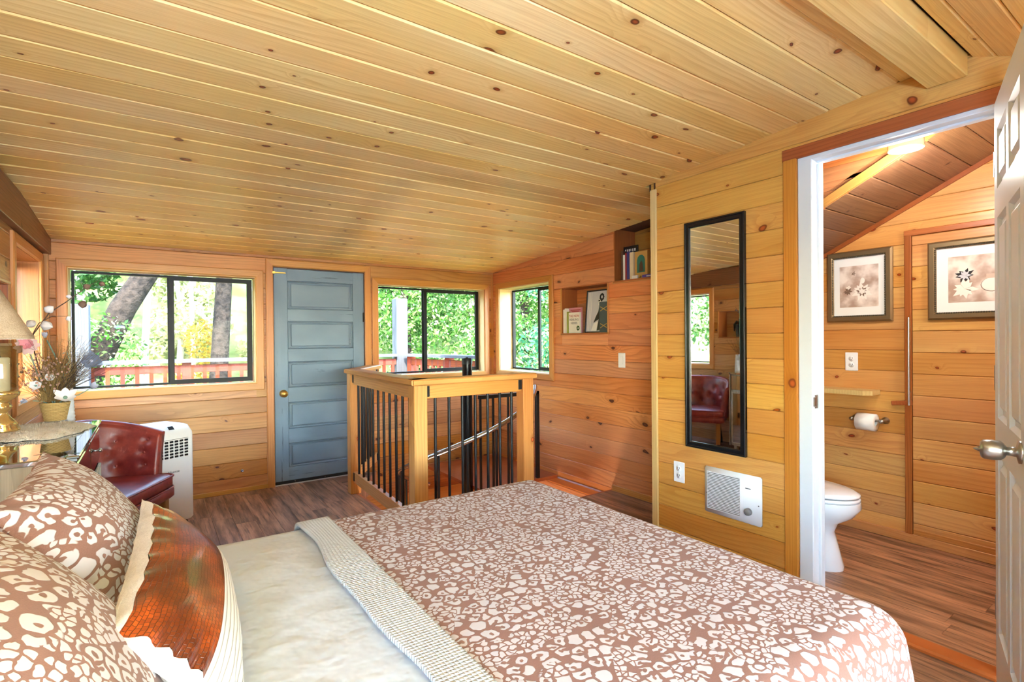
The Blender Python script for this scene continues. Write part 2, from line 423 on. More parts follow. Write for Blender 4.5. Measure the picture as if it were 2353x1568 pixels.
def croc():
    m, nt, b = new_mat('croc_leather'); g = NG(nt)
    U = g.coord('UV')
    w = g.n('ShaderNodeTexNoise'); g.set(w.inputs['Vector'], g.vm('MULTIPLY', U, (26., 26., 0.))); w.inputs['Scale'].default_value = 1.
    V = g.vm('ADD', U, g.vm('MULTIPLY', w.outputs['Color'], (.010, .010, 0.)))
    br = g.n('ShaderNodeTexBrick'); g.set(br.inputs['Vector'], V)
    br.inputs['Scale'].default_value = 1.; br.inputs['Brick Width'].default_value = .0105; br.inputs['Row Height'].default_value = .0078
    br.inputs['Mortar Size'].default_value = .0007; br.inputs['Mortar Smooth'].default_value = .6
    br.inputs['Color1'].default_value = (1, 1, 1, 1); br.inputs['Color2'].default_value = (.2, .2, .2, 1); br.inputs['Mortar'].default_value = (0, 0, 0, 1)
    big = g.noise(g.vm('MULTIPLY', U, (7., 7., 0.)), 1., 2., .5)
    cl = g.mix(br.outputs['Color'], lin((134, 52, 16)), lin((186, 84, 28)))
    cl = g.mix(g.m('MULTIPLY', g.mapr(big, .40, .60), .75), cl, lin((70, 26, 10)))
    cl = g.mix(g.m('MULTIPLY', br.outputs['Fac'], .75), cl, lin((70, 28, 12)))
    nt.links.new(cl, b.inputs['Base Color']); b.inputs['Roughness'].default_value = .28; b.inputs['Coat Weight'].default_value = .6; b.inputs['Coat Roughness'].default_value = .12
    nt.links.new(g.bump(g.m('SUBTRACT', 1., br.outputs['Fac']), .6, .002), b.inputs['Normal'])
    M['croc_leather'] = m
croc()

def cloth(name, rgb, rgb2, fu, fv, strength=.4, dist=.002, mode='grid', rough=.85, mixamt=.6):
    m, nt, b = new_mat(name); g = NG(nt); U = g.sep(g.coord('UV'))
    a = g.m('ABSOLUTE', g.m('SINE', g.m('MULTIPLY', U[0], fu * pi))); c = g.m('ABSOLUTE', g.m('SINE', g.m('MULTIPLY', U[1], fv * pi)))
    h = a if mode == 'rib' else g.m('MULTIPLY', a, c)
    col = g.mix(g.m('MULTIPLY', g.mapr(h, .0, .45, 1., 0.), mixamt), lin(rgb), lin(rgb2))
    nt.links.new(col, b.inputs['Base Color']); b.inputs['Roughness'].default_value = rough; b.inputs['Specular IOR Level'].default_value = .2
    nt.links.new(g.bump(h, strength, dist), b.inputs['Normal'])
    M[name] = m
cloth('corduroy', (232, 230, 224), (150, 140, 126), 75., 1., .9, .003, 'rib', mixamt=.85)
cloth('waffle', (208, 214, 222), (180, 186, 194), 95., 95., .8, .003)

def fuzzy(name, rgb, rgb2, scale, strength, rough=.9, dist=.004, sheen=.3):
    m, nt, b = new_mat(name); g = NG(nt); P = g.coord('Object')
    n1 = g.noise(P, scale, 3., .6); n2 = g.noise(P, scale * .08, 2., .5)
    nt.links.new(g.mix(g.mapr(g.m('ADD', g.m('MULTIPLY', n1, .6), g.m('MULTIPLY', n2, .4)), .35, .65), lin(rgb2), lin(rgb)), b.inputs['Base Color'])
    b.inputs['Roughness'].default_value = rough; b.inputs['Specular IOR Level'].default_value = .15; b.inputs['Sheen Weight'].default_value = sheen
    nt.links.new(g.bump(n1, strength, dist), b.inputs['Normal']); M[name] = m
fuzzy('sheet', (208, 215, 225), (203, 210, 220), 9., .35, .8, .03, .0)
fuzzy('fleece', (236, 230, 226), (214, 206, 202), 320., .5)
fuzzy('fur', (252, 248, 238), (236, 226, 206), 160., .9, .95, .01)
fuzzy('lampshade', (206, 188, 164), (178, 158, 134), 240., .3, .9, .002, .0)
fuzzy('bark', (66, 54, 46), (30, 25, 22), 9., .9, .95, .05, .0)
fuzzy('bark_pale', (190, 180, 166), (150, 140, 128), 9., .6, .95, .03, .0)
fuzzy('hill_soil', (134, 132, 84), (72, 92, 40), 1.3, .3, .95, .2, .0)

def leather():
    m, nt, b = new_mat('oxblood_leather'); g = NG(nt); P = g.coord('Object')
    n1 = g.noise(P, 9., 4., .6); n2 = g.noise(P, 300., 2., .5); cr = g.noise(g.vm('MULTIPLY', P, (30., 30., 12.)), 1., 3., .7)
    c = g.mix(g.mapr(n1, .35, .65), lin((120, 36, 34)), lin((150, 58, 46)))
    c = g.mix(g.m('MULTIPLY', g.mapr(cr, .62, .72), .4), c, lin((186, 110, 92)))
    nt.links.new(c, b.inputs['Base Color']); b.inputs['Roughness'].default_value = .36; b.inputs['Coat Weight'].default_value = .15; b.inputs['Coat Roughness'].default_value = .3
    nt.links.new(g.bump(g.m('ADD', n2, n1), .15, .003), b.inputs['Normal']); M['oxblood_leather'] = m
leather()

def bluepaint():
    m, nt, b = new_mat('blue_paint'); g = NG(nt); P = g.coord('Object'); r = g.rnd()
    Q = g.vm('ADD', P, g.comb(g.m('MULTIPLY', r, 31.), g.m('MULTIPLY', r, 17.), 0.))
    n1 = g.noise(g.vm('MULTIPLY', Q, (2.2, 34., 6.)), 1., 4., .65); n2 = g.noise(g.vm('MULTIPLY', Q, (2., 4., 3.)), 1., 2., .5)
    c = g.mix(g.mapr(n2, .3, .7), lin((104, 122, 136)), lin((120, 138, 150)))
    c = g.mix(g.m('MULTIPLY', g.mapr(n1, .62, .68), .7), c, lin((70, 86, 100)))
    c = g.mix(g.m('MULTIPLY', g.mapr(n1, .70, .73), .8), c, lin((40, 40, 42)))
    nt.links.new(c, b.inputs['Base Color']); b.inputs['Roughness'].default_value = .5
    nt.links.new(g.bump(n1, .3, .004), b.inputs['Normal']); M['blue_paint'] = m
bluepaint()

def leafmat(name, c1, c2, c3):
    m, nt, b = new_mat(name); g = NG(nt)
    r = g.n('ShaderNodeNewGeometry').outputs['Random Per Island']
    c = g.mix(g.mapr(r, 0., .6, 0., 1., False), lin(c1), lin(c2)); c = g.mix(g.mapr(r, .7, 1., 0., 1., False), c, lin(c3))
    nt.links.new(c, b.inputs['Base Color']); b.inputs['Roughness'].default_value = .55
    tr = g.n('ShaderNodeBsdfTranslucent'); nt.links.new(c, tr.inputs[0])
    mx = g.n('ShaderNodeMixShader'); mx.inputs[0].default_value = .45
    nt.links.new(b.outputs[0], mx.inputs[1]); nt.links.new(tr.outputs[0], mx.inputs[2]); nt.links.new(mx.outputs[0], nt.nodes['Material Output'].inputs[0])
    M[name] = m
leafmat('leaf_green', (42, 84, 26), (84, 130, 42), (150, 172, 92))
leafmat('leaf_teal', (30, 88, 58), (64, 124, 80), (128, 168, 124))
leafmat('leaf_yellow', (150, 130, 26), (184, 152, 46), (184, 110, 40))
leafmat('leaf_dry_sunlit', (138, 138, 80), (186, 184, 132), (226, 222, 200))  # dry leaves, lightened so sunlit highlights sit in their colour
leafmat('leaf_dark', (26, 60, 22), (50, 92, 34), (90, 126, 50))

plain('backing', (92, 58, 36), .8)
plain('white_paint', (216, 222, 230), .32)
plain('white_plastic', (240, 242, 245), .35)
plain('ac_white', (246, 246, 244), .35)
plain('porcelain', (238, 240, 242), .12, coat=.4)
plain('black_metal', (22, 22, 24), .38, .0, .5)
plain('black_frame', (28, 24, 20), .4)
plain('dark_bronze', (24, 20, 16), .45, .0, .25)
plain('black_gloss', (18, 20, 24), .22)
plain('slot_dark', (30, 30, 30), .7)
plain('grey_knob', (128, 128, 132), .4)
plain('steel', (196, 198, 202), .25, 1.)
plain('nickel', (170, 168, 164), .3, 1.)
plain('brass', (206, 164, 84), .28, 1.)
plain('mirror_glass', (240, 240, 240), .015, 1.)
plain('mirror_top', (176, 182, 186), .03, 1.)
plain('paper_white', (244, 244, 240), .9)
plain('mat_board', (240, 238, 232), .85)
plain('candle_wax', (246, 244, 238), .5)
plain('print_sepia', (206, 184, 166), .5)
plain('print_sepia_dark', (120, 96, 78), .5)
plain('print_sepia_light', (242, 234, 222), .5)
plain('print_grey', (206, 208, 214), .3)
plain('print_black', (34, 30, 30), .4)
plain('frame_gilt', (132, 112, 80), .38, .55)
plain('frame_bead', (70, 66, 52), .5, .2)
plain('book_black', (18, 18, 22), .35)
plain('book_cream', (222, 198, 160), .6)
plain('book_tan', (196, 152, 84), .5)
plain('book_red', (150, 34, 38), .5)
plain('book_blue', (54, 52, 120), .5)
plain('book_brown', (84, 58, 44), .6)
plain('book_white', (232, 230, 222), .6)
plain('book_pink', (206, 132, 150), .5)
plain('book_green', (150, 160, 60), .5)
plain('book_purple', (92, 70, 170), .5)
plain('book_teal', (40, 110, 96), .45)
plain('slate', (70, 82, 86), .6)
plain('gold_foil', (214, 176, 96), .3, .8)
plain('red_text', (170, 60, 60), .6)
plain('grey_text', (110, 112, 116), .6)
plain('petal_white', (240, 238, 244), .6)
plain('petal_lavender', (196, 200, 226), .6)
plain('petal_blue', (112, 122, 148), .6)
plain('petal_pink', (240, 168, 184), .55)
plain('petal_blush', (248, 222, 224), .55)
plain('pod_brown', (128, 100, 86), .7)
plain('stem_green', (120, 150, 136), .6)
plain('twig', (90, 70, 54), .8)
plain('dry_grass', (146, 118, 70), .8)
plain('dried_pink', (206, 166, 156), .8)
plain('basket_straw', (206, 176, 116), .75)
plain('basket_dark', (150, 120, 70), .8)
plain('vase_white', (214, 218, 226), .4)
plain('threshold', (176, 92, 42), .3)
plain('rubber_black', (26, 26, 28), .6)
plain('brown_jamb', (92, 52, 30), .5)
plain('bronze_statue', (44, 40, 40), .3, .6)
plain('lamp_glow', (255, 240, 200), .4, emit=((255, 240, 205), 4.))
plain('aluminium', (196, 200, 206), .35, .7)

def glass(name, rgb, rough=0., fac=.08):
    """thin clear pane: mostly transparent with a mirror-like share"""
    m, nt, b = new_mat(name); g = NG(nt)
    t = g.n('ShaderNodeBsdfTransparent'); t.inputs[0].default_value = lin(rgb)
    gl = g.n('ShaderNodeBsdfGlossy'); gl.inputs['Roughness'].default_value = rough
    fr = g.n('ShaderNodeLayerWeight'); fr.inputs[0].default_value = .5
    mx = g.n('ShaderNodeMixShader'); g.set(mx.inputs[0], g.m('ADD', fac * .4, g.m('MULTIPLY', g.m('POWER', fr.outputs['Facing'], 4.), fac * 4)))
    nt.links.new(t.outputs[0], mx.inputs[1]); nt.links.new(gl.outputs[0], mx.inputs[2]); nt.links.new(mx.outputs[0], nt.nodes['Material Output'].inputs[0])
    M[name] = m
glass('pane_glass', (250, 254, 252), 0., .005)
glass('hurricane_glass', (244, 242, 232), .02, .16)
plain('amber_glass', (226, 196, 130), .08, .75)
plain('tinted_glass', (230, 224, 190), .15, trans=.6)
# ------------------------------------------------------------------ the room
XL, XR, XA, XB, YF, YN = -.615, 2.57, 3.175, 3.85, 4.92, -3.6
YE = 2.157                         # corner of the partition beside the alcove
SLOPE = .078
def zc(y): return 2.017 + SLOPE * (YF - y)
WB = Wall((0, YF, 0), (1, 0, 0))            # far wall, s = x
WR = Wall((XR, 0, 0), (0, -1, 0))           # partition with the mirror, s = -y
WA = Wall((XA, 0, 0), (0, -1, 0))           # alcove wall, s = -y
WL = Wall((XL, 0, 0), (0, 1, 0))            # left wall, s = y
WBB = Wall((XB, 0, 0), (0, -1, 0))          # bathroom wall, s = -y

W1 = (-.485, .748, .918, 1.822)             # openings (s0, s1, t0, t1)
D1 = (.885, 1.700, -2.6, 1.925)
W2 = (1.834, 3.052, .918, 1.822)
W3 = (-4.790, -3.915, .930, 1.826)
N1 = (-3.735, -3.140, 1.322, 1.742)
N2 = (-3.062, -2.180, 1.745, 2.30)
W4 = (3.918, 4.735, .935, 1.828)
N3 = (3.10, 3.790, 1.275, 1.590)
W6 = (-2.30, -.10, .75, 1.75)
D2 = (-1.255, -.515, -1., 2.128)

make_wall('wall_back', WB, XL - .14, XA + .14, -2.4, 2.10, [W1, (D1[0], D1[1], 0, D1[3]), W2], .124, .1337, M['cedar_far'], label='far cedar plank wall with two windows and a door')
make_wall('wall_alcove', WA, -YF, -YE + .0, -2.4, 2.32, [W3, N1, N2], .016, .1330, M['cedar_alcove'], thick=.18, label='reddish cedar plank wall with book niches')
make_wall('wall_left', WL, YN, YF, 0, 2.42, [W4, N3, W6], .124, .1337, M['cedar_far'], thick=.20, label='left cedar plank wall with a window and a niche')
make_wall('wall_right', WR, -YE + .03, 3.6, 0, 2.40, [D2], .253 - .1303 * 2, .1303, M['pine_gold'], thick=.09, label='golden pine plank partition with the mirror')
make_wall('wall_bathroom', WBB, -2.15, .9, 0, 2.9, [], .133 - .1315, .1315, M['pine_bath'], label='pine plank wall at the back of the bathroom')
make_wall('wall_return', Wall((XR + .11, YE - .08, 0), (1, 0, 0)), 0.0, 1.25, 0, 2.9, [], .02, .131, M['pine_bath'], thick=.01, label='pine side wall of the bathroom')
make_wall('wall_front', Wall((0, YN, 0), (-1, 0, 0)), -2.7, .75, 0, 2.05, [(-2.45, .45, .45, 1.80)], .02, .131, M['pine_gold'], label='pine wall behind the viewpoint')
make_wall('wall_bathroom_front', Wall((0, -.62, 0), (-1, 0, 0)), -3.99, -2.60, 0, 2.9, [], .02, .131, M['pine_bath'], label='near side wall of the bathroom')
b = MB(); b.box(XR + .02, XA + .02, YE - .03, YE + .0, -2.4, 2.35)
tag(b.build('wall_partition_end', M['backing']), 'short end face of the partition beside the alcove', kind='structure')
_w = bpy.data.objects['wall_partition_end']
_we = Wall((XR + .02, YE + .02, 0), (-1, 0, 0))
for k in range(18):
    board('plank', _w, M['pine_gold'], _we.p(-.58, .02 + k * .131, -.02), _we.ex, _we.ey, .58, .1298, .02, .0035)

# floor: subfloor slab with a stair opening + laminate planks running toward the far wall
HX0, HX1, HY0, HY1 = 1.40, XA, 3.10, YF       # stair opening
fl = MB()
for x0, x1, y0, y1 in ((XL - .2, HX0, YN - .1, YF + .12), (HX0, XB + .14, YN - .1, HY0)):
    fl.box(x0, x1, y0, y1, -.16, -.012)
floor = tag(fl.build('floor', M['backing']), 'brown wood laminate floor', kind='structure')
random.seed(11)
pw = .127
x = XL - .05; i = 0
while x < XB:
    y = YN - random.uniform(0, 1.0)
    while y < YF:
        L = 1.21
        ya, yb = max(y, YN), min(y + L, YF)
        x1 = min(x + pw, XB)
        if x >= HX0 - .005: segs = [(ya, min(yb, HY0), x1)]
        elif x1 > HX0: segs = [(ya, min(yb, HY0), x1), (max(ya, HY0), yb, HX0)]
        else: segs = [(ya, yb, x1)]
        for (a, c, x1_) in segs:
            if c - a > .03:
                mid = (a + c) / 2
                xa, xb = x, x1_
                board('plank', floor, M['laminate'], (xa, a + .0005, -.012), (0, 1, 0), (-1, 0, 0), c - a - .001, -(xa - xb) - .001, .012, .0012).location.x = xb
        y += L
    x += pw; i += 1
# diagonal landing filler by the door
b = MB(); b.prism([(HX0, 4.36), (1.80, YF), (HX0, YF)], -.16, 0.0)
b.build('landing_corner', M['laminate'], floor)
# threshold strip of the bathroom door
board('threshold', floor, M['threshold'], (2.53, .45, 0), (0, 1, 0), (1, 0, 0), .80, .09, .018, .008)['label'] = 'glossy reddish wood threshold'
bpy.data.objects['threshold'].matrix_basis = fmat((2.63, .45, 0), (0, 1, 0), (-1, 0, 0))
# fascia boards lining the stair opening below the floor
board('opening_fascia', floor, M['fir_dark'], (HX0, HY0, -.20), (1, 0, 0), (0, 0, 1), HX1 - HX0, .20, .02, .002).matrix_basis = fmat((HX1, HY0, -.20), (-1, 0, 0), (0, 0, 1))
board('opening_fascia', floor, M['fir_dark'], (HX0, 4.36, -.2), (0, -1, 0), (0, 0, 1), 4.36 - HY0, .20, .02, .002).matrix_basis = fmat((HX0, HY0, -.20), (0, 1, 0), (0, 0, 1))
# lower storey seen down the stair opening
b = MB(); b.box(.6, XA + .2, 2.2, YF + .1, -2.45, -2.40); lowf = b.build('floor_lower', M['laminate']); tag(lowf, 'dim floor of the storey below the stair opening', kind='structure')
b = MB(); b.box(HX0 - .06, HX0 - .02, 2.6, YF, -2.4, -.17); b.box(HX0 - .06, HX1, HY0 - .5, HY0 - .46, -2.4, -.17)
tag(b.build('wall_stairwell', M['pine_gold']), 'side wall of the stairwell below the floor', kind='structure')

# ceiling: main slope
cb = MB()
def slab(mb, x0, x1, y0, y1, zf, th=.12, off=.02):
    q = [(x, y, zf(y) + off + e) for e in (0, th) for (x, y) in ((x0, y0), (x1, y0), (x1, y1), (x0, y1))]
    mb.add(q, [(0, 3, 2, 1), (4, 5, 6, 7), (0, 1, 5, 4), (1, 2, 6, 5), (2, 3, 7, 6), (3, 0, 4, 7)])
slab(cb, XL - .35, XR + .02, .62, YF + .22, zc); slab(cb, XR + .02, XA + .4, YE - .05, YF + .22, zc)
NS = .42
YK = -.30
def zn(y): return 2.335 - NS * (.62 - y)
slab(cb, XL - .35, XR + .11, YK, .66, zn); slab(cb, XL - .35, XR + .11, YN - .2, YK + .01, lambda y: zn(YK))
ceil = tag(cb.build('ceiling', M['backing']), 'sloped knotty pine plank ceiling', kind='structure')
random.seed(5)
dl = sqrt(1 + SLOPE ** 2)
y = 1.535 + .1355 * 25
while y > .70:
    y1 = y - .1355
    ya = min(y, YF)
    x1 = XA if y1 > YE - .02 else XR
    if ya - y1 > .02:
        o = (XL, ya - .0006, zc(ya - .0006) + .02)
        board('ceiling_plank', ceil, M['pine_ceiling'], o, (1, 0, 0), (0, -1, SLOPE), x1 - XL, (ya - max(y1, .70) - .0012) * dl, .02 + random.uniform(-.0018, .001), .0065)
    y = y1
# ridge box board and the near slope
board('ridge_board', ceil, M['pine_ceiling'], (XL, .757, 2.345), (1, 0, 0), (0, -1, 0), XR - .015 - XL, .127, .082, .003)
y = .615; k = 0
while y > YK:
    w_ = .072 if k == 0 else .118
    y1 = y - w_
    board('ceiling_plank', ceil, M['pine_soffit'] if False else M['pine_ceiling'], (XL, y, zn(y) + .02), (1, 0, 0), (0, -1, -NS), XR - XL, (w_ - .003) * sqrt(1 + NS * NS), .02, .006)
    y = y1; k += 1

# ------------------------------------------------------------------ trims
while y > YN:
    board('ceiling_plank', ceil, M['pine_ceiling'], (XL, y, zn(YK) + .02), (1, 0, 0), (0, -1, 0), XR - XL, .1335, .02, .006); y -= .135
def trim(n, mat, o, ex, ey, L, Wd, T, c=.003):
    t = board('trim_%d' % n, None, mat, o, ex, ey, L, Wd, T, c); tag(t, kind='structure'); return t
trim(1, M['fir_casing'], WB.p(XL, 0, 0), WB.ex, WB.ey, .837 - XL, .036, .014)                      # far wall base
trim(2, M['fir_casing'], WA.p(-3.09, 0, 0), WA.ex, WA.ey, 3.09 - YE, .050, .016)
trim(3, M['fir_dark'], WA.p(-YF, -.10, 0), WA.ex, WA.ey, YF - 3.10, .065, .022, .012)
trim(4, M['pale_trim'], (XR, YE + .004, 0), (0, 0, 1), (0, -1, 0), 2.19, .044, .012).matrix_basis = fmat((XR, YE - .040, 0), (0, 0, 1), (0, 1, 0))
trim(5, M['fir_casing'], (XL + .02, YF, 0), (0, 0, 1), (1, 0, 0), 2.0, .03, .03).matrix_basis = fmat((XL + .032, YF, 0), (0, 0, 1), (-1, 0, 0))
trim(6, M['fir_casing'], (XA - .02, YF, -2), (0, 0, 1), (0, -1, 0), 4.0, .025, .02).matrix_basis = fmat((XA - .03, YF - .0, -2), (0, 0, 1), (1, 0, 0)) @ Matrix.Translation((0, 0, 0))
trim(7, M['pine_bath'], WBB.p(-2.1, 0, 0), WBB.ex, WBB.ey, 2.4, .055, .022)
# brown beam along the left wall under the ceiling
_bw = trim(8, M['beam_brown'], (XL, 2.6, 1.905), (0, 1, 0), (0, 0, 1), YF - 2.6, .20, .045)

# ------------------------------------------------------------------ windows
def window(n, W, op, label, slide_right=True, depth=.15, setback=.105, casing=.062, cmat='fir_casing', sash_frac=.49, gap=None):
    s0, s1, t0, t1 = op
    root = bpy.data.objects.new('window_%d' % n, None); COL.objects.link(root); root.location = W.p((s0 + s1) / 2, t0)
    inv = Matrix.Translation(-root.location)
    tag(root, label, kind='structure')
    def B(name, mat, o, ex, ey, L, Wd, T, c=.003, m0=0, m1=0):
        return board(name, root, mat, Vector(o) - root.location, ex, ey, L, Wd, T, c, m0, m1)
    up = W.ey; ex = W.ex
    cm = M[cmat]; cw = casing
    # casings (mitred picture frame), face proud of the wall
    B('casing', cm, W.p(s0 - cw, t0 - cw), ex, up, s1 - s0 + 2 * cw, cw, .018, .006, 1, 1)
    o = B('casing', cm, W.p(s1 + cw, t1 + cw), -ex, -up, s1 - s0 + 2 * cw, cw, .018, .006, 1, 1)
    B('casing', cm, W.p(s0 - cw, t1 + cw), -up, ex, t1 - t0 + 2 * cw, cw, .018, .006, 1, 1)
    B('casing', cm, W.p(s1 + cw, t0 - cw), up, -ex, t1 - t0 + 2 * cw, cw, .018, .006, 1, 1)
    # reveal linings
    nn = W.n
    jm = M['fir_dark'] if n == 4 else M['pale_trim']
    B('sill', jm, W.p(s1, t0 + .004, 0), -ex, -nn, s1 - s0, depth, .012, .001)
    B('head_jamb', jm, W.p(s0, t1 - .004, 0), ex, -nn, s1 - s0, depth, .012, .001)
    B('jamb', jm, W.p(s0 + .004, t0, 0), up, -nn, t1 - t0, depth, .012, .001)
    B('jamb', jm, W.p(s1 - .004, t1, 0), -up, -nn, t1 - t0, depth, .012, .001)
    # dark metal slider frame
    e = .012; fm = M['dark_bronze']
    a0, a1, b0, b1 = s0 + e, s1 - e, t0 + e, t1 - e
    def bars(name, x0, x1, y0, y1, w, d0, d1, par=root, mat=fm):
        mb = MB()
        for (p, q, r_, u_) in ((x0, x1, y0, y0 + w), (x0, x1, y1 - w, y1), (x0, x0 + w, y0 + w, y1 - w), (x1 - w, x1, y0 + w, y1 - w)):
            P = [W.p(s, t, d) - root.location for d in (d0, d1) for s, t in ((p, r_), (q, r_), (q, u_), (p, u_))]
            mb.add(P, [(0, 3, 2, 1), (4, 5, 6, 7), (0, 1, 5, 4), (1, 2, 6, 5), (2, 3, 7, 6), (3, 0, 4, 7)])
        return mb.build(name, mat, par)
    bars('frame', a0, a1, b0, b1, .016, -setback - .035, -setback)
    mid = a0 + (a1 - a0) * (1 - sash_frac) if slide_right else a0 + (a1 - a0) * sash_frac
    def pane(par, x0, x1, y0, y1, d):
        mb = MB(); P = [W.p(s, t, dd) - root.location for dd in (d - .002, d + .002) for s, t in ((x0, y0), (x1, y0), (x1, y1), (x0, y1))]
        mb.add(P, [(0, 3, 2, 1), (4, 5, 6, 7), (0, 1, 5, 4), (1, 2, 6, 5), (2, 3, 7, 6), (3, 0, 4, 7)])
        return mb.build('pane', M['pane_glass'], par)
    if slide_right: sx, fx = (mid, a1 - .008), (a0 + .014, mid + .01)
    else: sx, fx = (a0 + .008, mid), (mid - .01, a1 - .014)
    sa = bars('sash', sx[0], sx[1], b0 + .004, b1 - .004, .033, -setback - .014, -setback + .006)
    pane(sa, sx[0] + .02, sx[1] - .02, b0 + .02, b1 - .02, -setback - .005)
    mb = MB(); c0, c1 = (fx[1] - .022, fx[1]) if slide_right else (fx[0], fx[0] + .022)
    P = [W.p(s, t, d) - root.location for d in (-setback - .032, -setback - .018) for s, t in ((c0, b0 + .01), (c1, b0 + .01), (c1, b1 - .01), (c0, b1 - .01))]
    mb.add(P, [(0, 3, 2, 1), (4, 5, 6, 7), (0, 1, 5, 4), (1, 2, 6, 5), (2, 3, 7, 6), (3, 0, 4, 7)]); mb.build('meeting_rail', fm, root)
    pane(root, fx[0], fx[1], b0 + .012, b1 - .012, -setback - .025)
    return root
window(1, WB, W1, 'wide sliding window left of the blue door, overlooking the deck', sash_frac=.50)
window(2, WB, W2, 'sliding window between the blue door and the corner', sash_frac=.56)
window(3, WA, W3, 'narrow sliding window in the alcove wall beside the book niche', sash_frac=.44, depth=.20, setback=.16)
window(4, WL, W4, 'sliding window in the left wall behind the lampshade', sash_frac=.5, depth=.17, setback=.13)
window(6, WL, W6, 'long sliding window added out of view in the left wall for the side fill light', sash_frac=.5, depth=.17, setback=.13)  # unseen window, added so the side fill has an opening
b = MB()
for (x0, x1, z0, z1) in ((-.45, 2.45, .45, .5), (-.45, 2.45, 1.75, 1.8), (-.45, -.4, .5, 1.75), (2.4, 2.45, .5, 1.75), (.97, 1.03, .5, 1.75)):
    b.box(x0, x1, YN - .10, YN - .03, z0, z1)
w5 = tag(b.build('window_5', M['white_paint']), 'broad window added behind the viewpoint for the rear fill light', kind='structure')  # unseen window, added as the opening for the rear fill
b = MB(); b.box(-.4, 2.4, YN - .075, YN - .07, .5, 1.75); b.build('pane', M['pane_glass'], w5)

# ------------------------------------------------------------------ blue panelled door
d1 = bpy.data.objects.new('door_1', None); COL.objects.link(d1); d1.location = (1.2925, YF, 0)
tag(d1, 'weathered blue-grey five-panel door with a brass knob', kind='structure')
dw, dz0, dz1 = .80, .030, 1.915
DX = .892 - 1.2925
def DB(name, s, t, L, Wd, T, d, horiz=True, mat='blue_paint', c=.004):
    # s,t lower-left in door coordinates; d = front depth behind wall face
    if horiz: return board(name, d1, M[mat], (DX + s, .0 + d, t), (1, 0, 0), (0, 0, 1), L, Wd, T, c)
    return board(name, d1, M[mat], (DX + s + L, .0 + d, t), (0, 0, 1), (-1, 0, 0), Wd, L, T, c)
sw = .113; H = dz1 - dz0
DB('stile', 0, dz0, sw, H, .038, .035, False); DB('stile', dw - .105, dz0, .105, H, .038, .035, False)
fr = [0, .057, .19, .247, .378, .439, .56, .63, .755, .823, .937, 1.0]
for k in range(0, 11, 2):
    ta, tb = dz1 - fr[k + 1] * H, dz1 - fr[k] * H
    DB('rail', sw, ta, dw - sw - .105, tb - ta, .036, .035)
for k in range(1, 11, 2):
    ta, tb = dz1 - fr[k + 1] * H, dz1 - fr[k] * H
    p = DB('panel', sw, ta, dw - sw - .105, tb - ta, .014, .035)
    f = DB('panel_field', 0, 0, .1, .1, .01, 0)
    bpy.data.objects.remove(f, do_unlink=True)
    mb = MB(); mb.cbox(sw + .03, dw - .105 - .03, .012, .024, ta + .022, tb - .022, .008)
    q = mb.build('raised_field', M['blue_paint'], d1, Matrix.Translation((DX, 0.0, 0)))
    mb = MB()
    for (x0, x1, z0, z1) in ((sw, dw - .105, ta, ta + .014), (sw, dw - .105, tb - .014, tb), (sw, sw + .014, ta, tb), (dw - .119, dw - .105, ta, tb)):
        mb.cbox(x0, x1, .005, .03, z0, z1, .006)
    mb.build('panel_moulding', M['blue_paint'], d1, Matrix.Translation((DX, 0, 0)))
mb = MB(); mb.cbox(0, dw, -.008, .03, .006, .036, .004); mb.build('door_sweep', M['rubber_black'], d1, Matrix.Translation((DX, 0, 0)))['label'] = 'black rubber door sweep'
for sx_ in (.16, .42, .66):
    mb = MB(); mb.ball((sx_, -.010, .026), .004, 8, 5); mb.build('screw', M['steel'], d1, Matrix.Translation((DX, 0, 0)))
kn = MB(); kn.lathe([(.033, 0), (.033, .004), (.012, .008), (.011, .03), (.022, .036), (.03, .046), (.029, .06), (.018, .068), (.001, .07)], 20)
kn.build('knob', M['brass'], d1, Matrix.Translation((DX + .071, -.001, .81)) @ Matrix.Rotation(pi / 2, 4, 'X'))['label'] = 'round brass door knob'
mb = MB(); mb.cbox(.0, .10, -.010, .0, 1.868, 1.880, .002); mb.cbox(-.012, .012, -.02, .0, 1.862, 1.886, .002); mb.build('slide_bolt', M['brass'], d1, Matrix.Translation((DX, 0, 0)))['label'] = 'small brass slide bolt'
for z in (.25, 1.45):
    mb = MB(); mb.cbox(dw - .012, dw + .004, -.008, .002, z, z + .09, .003); mb.build('hinge', M['dark_bronze'], d1, Matrix.Translation((DX, 0, 0)))
mb = MB(); mb.cbox(DX - .03, DX + dw + .03, -.012, .12, -.004, .010, .003); mb.build('threshold_bar', M['aluminium'], d1)
def DC(o, ex, ey, L, Wd, m0=0, m1=0): return board('casing', d1, M['fir_casing'], Vector(o) - d1.location, ex, ey, L, Wd, .018, .006, m0, m1)
DC(WB.p(.828, 0, 0), (0, 0, 1), (1, 0, 0), 1.99, .06, 0, 0).matrix_basis = fmat(WB.p(.828, 1.988) - d1.location, (0, 0, -1), (1, 0, 0))
DC(WB.p(1.760, 0, 0), (0, 0, 1), (-1, 0, 0), 1.988, .06)
DC(WB.p(1.760, 1.988, .0), (-1, 0, 0), (0, 0, -1), 1.760 - .828, .061, 1, 1).location.y -= .001
for s_ in (.885, 1.690):
    board('jamb', d1, M['fir_casing'], (s_ - 1.2925, .12, 0), (0, 0, 1), (1, 0, 0), 1.93, .010, .0, .001) if False else None
mb = MB(); mb.box(.885 - 1.2925, .8905 - 1.2925, 0, .12, 0, 1.925); mb.box(1.6945 - 1.2925, 1.70 - 1.2925, 0, .12, 0, 1.925); mb.box(.885 - 1.2925, 1.70 - 1.2925, 0, .12, 1.918, 1.925)
mb.build('door_jamb', M['brown_jamb'], d1)

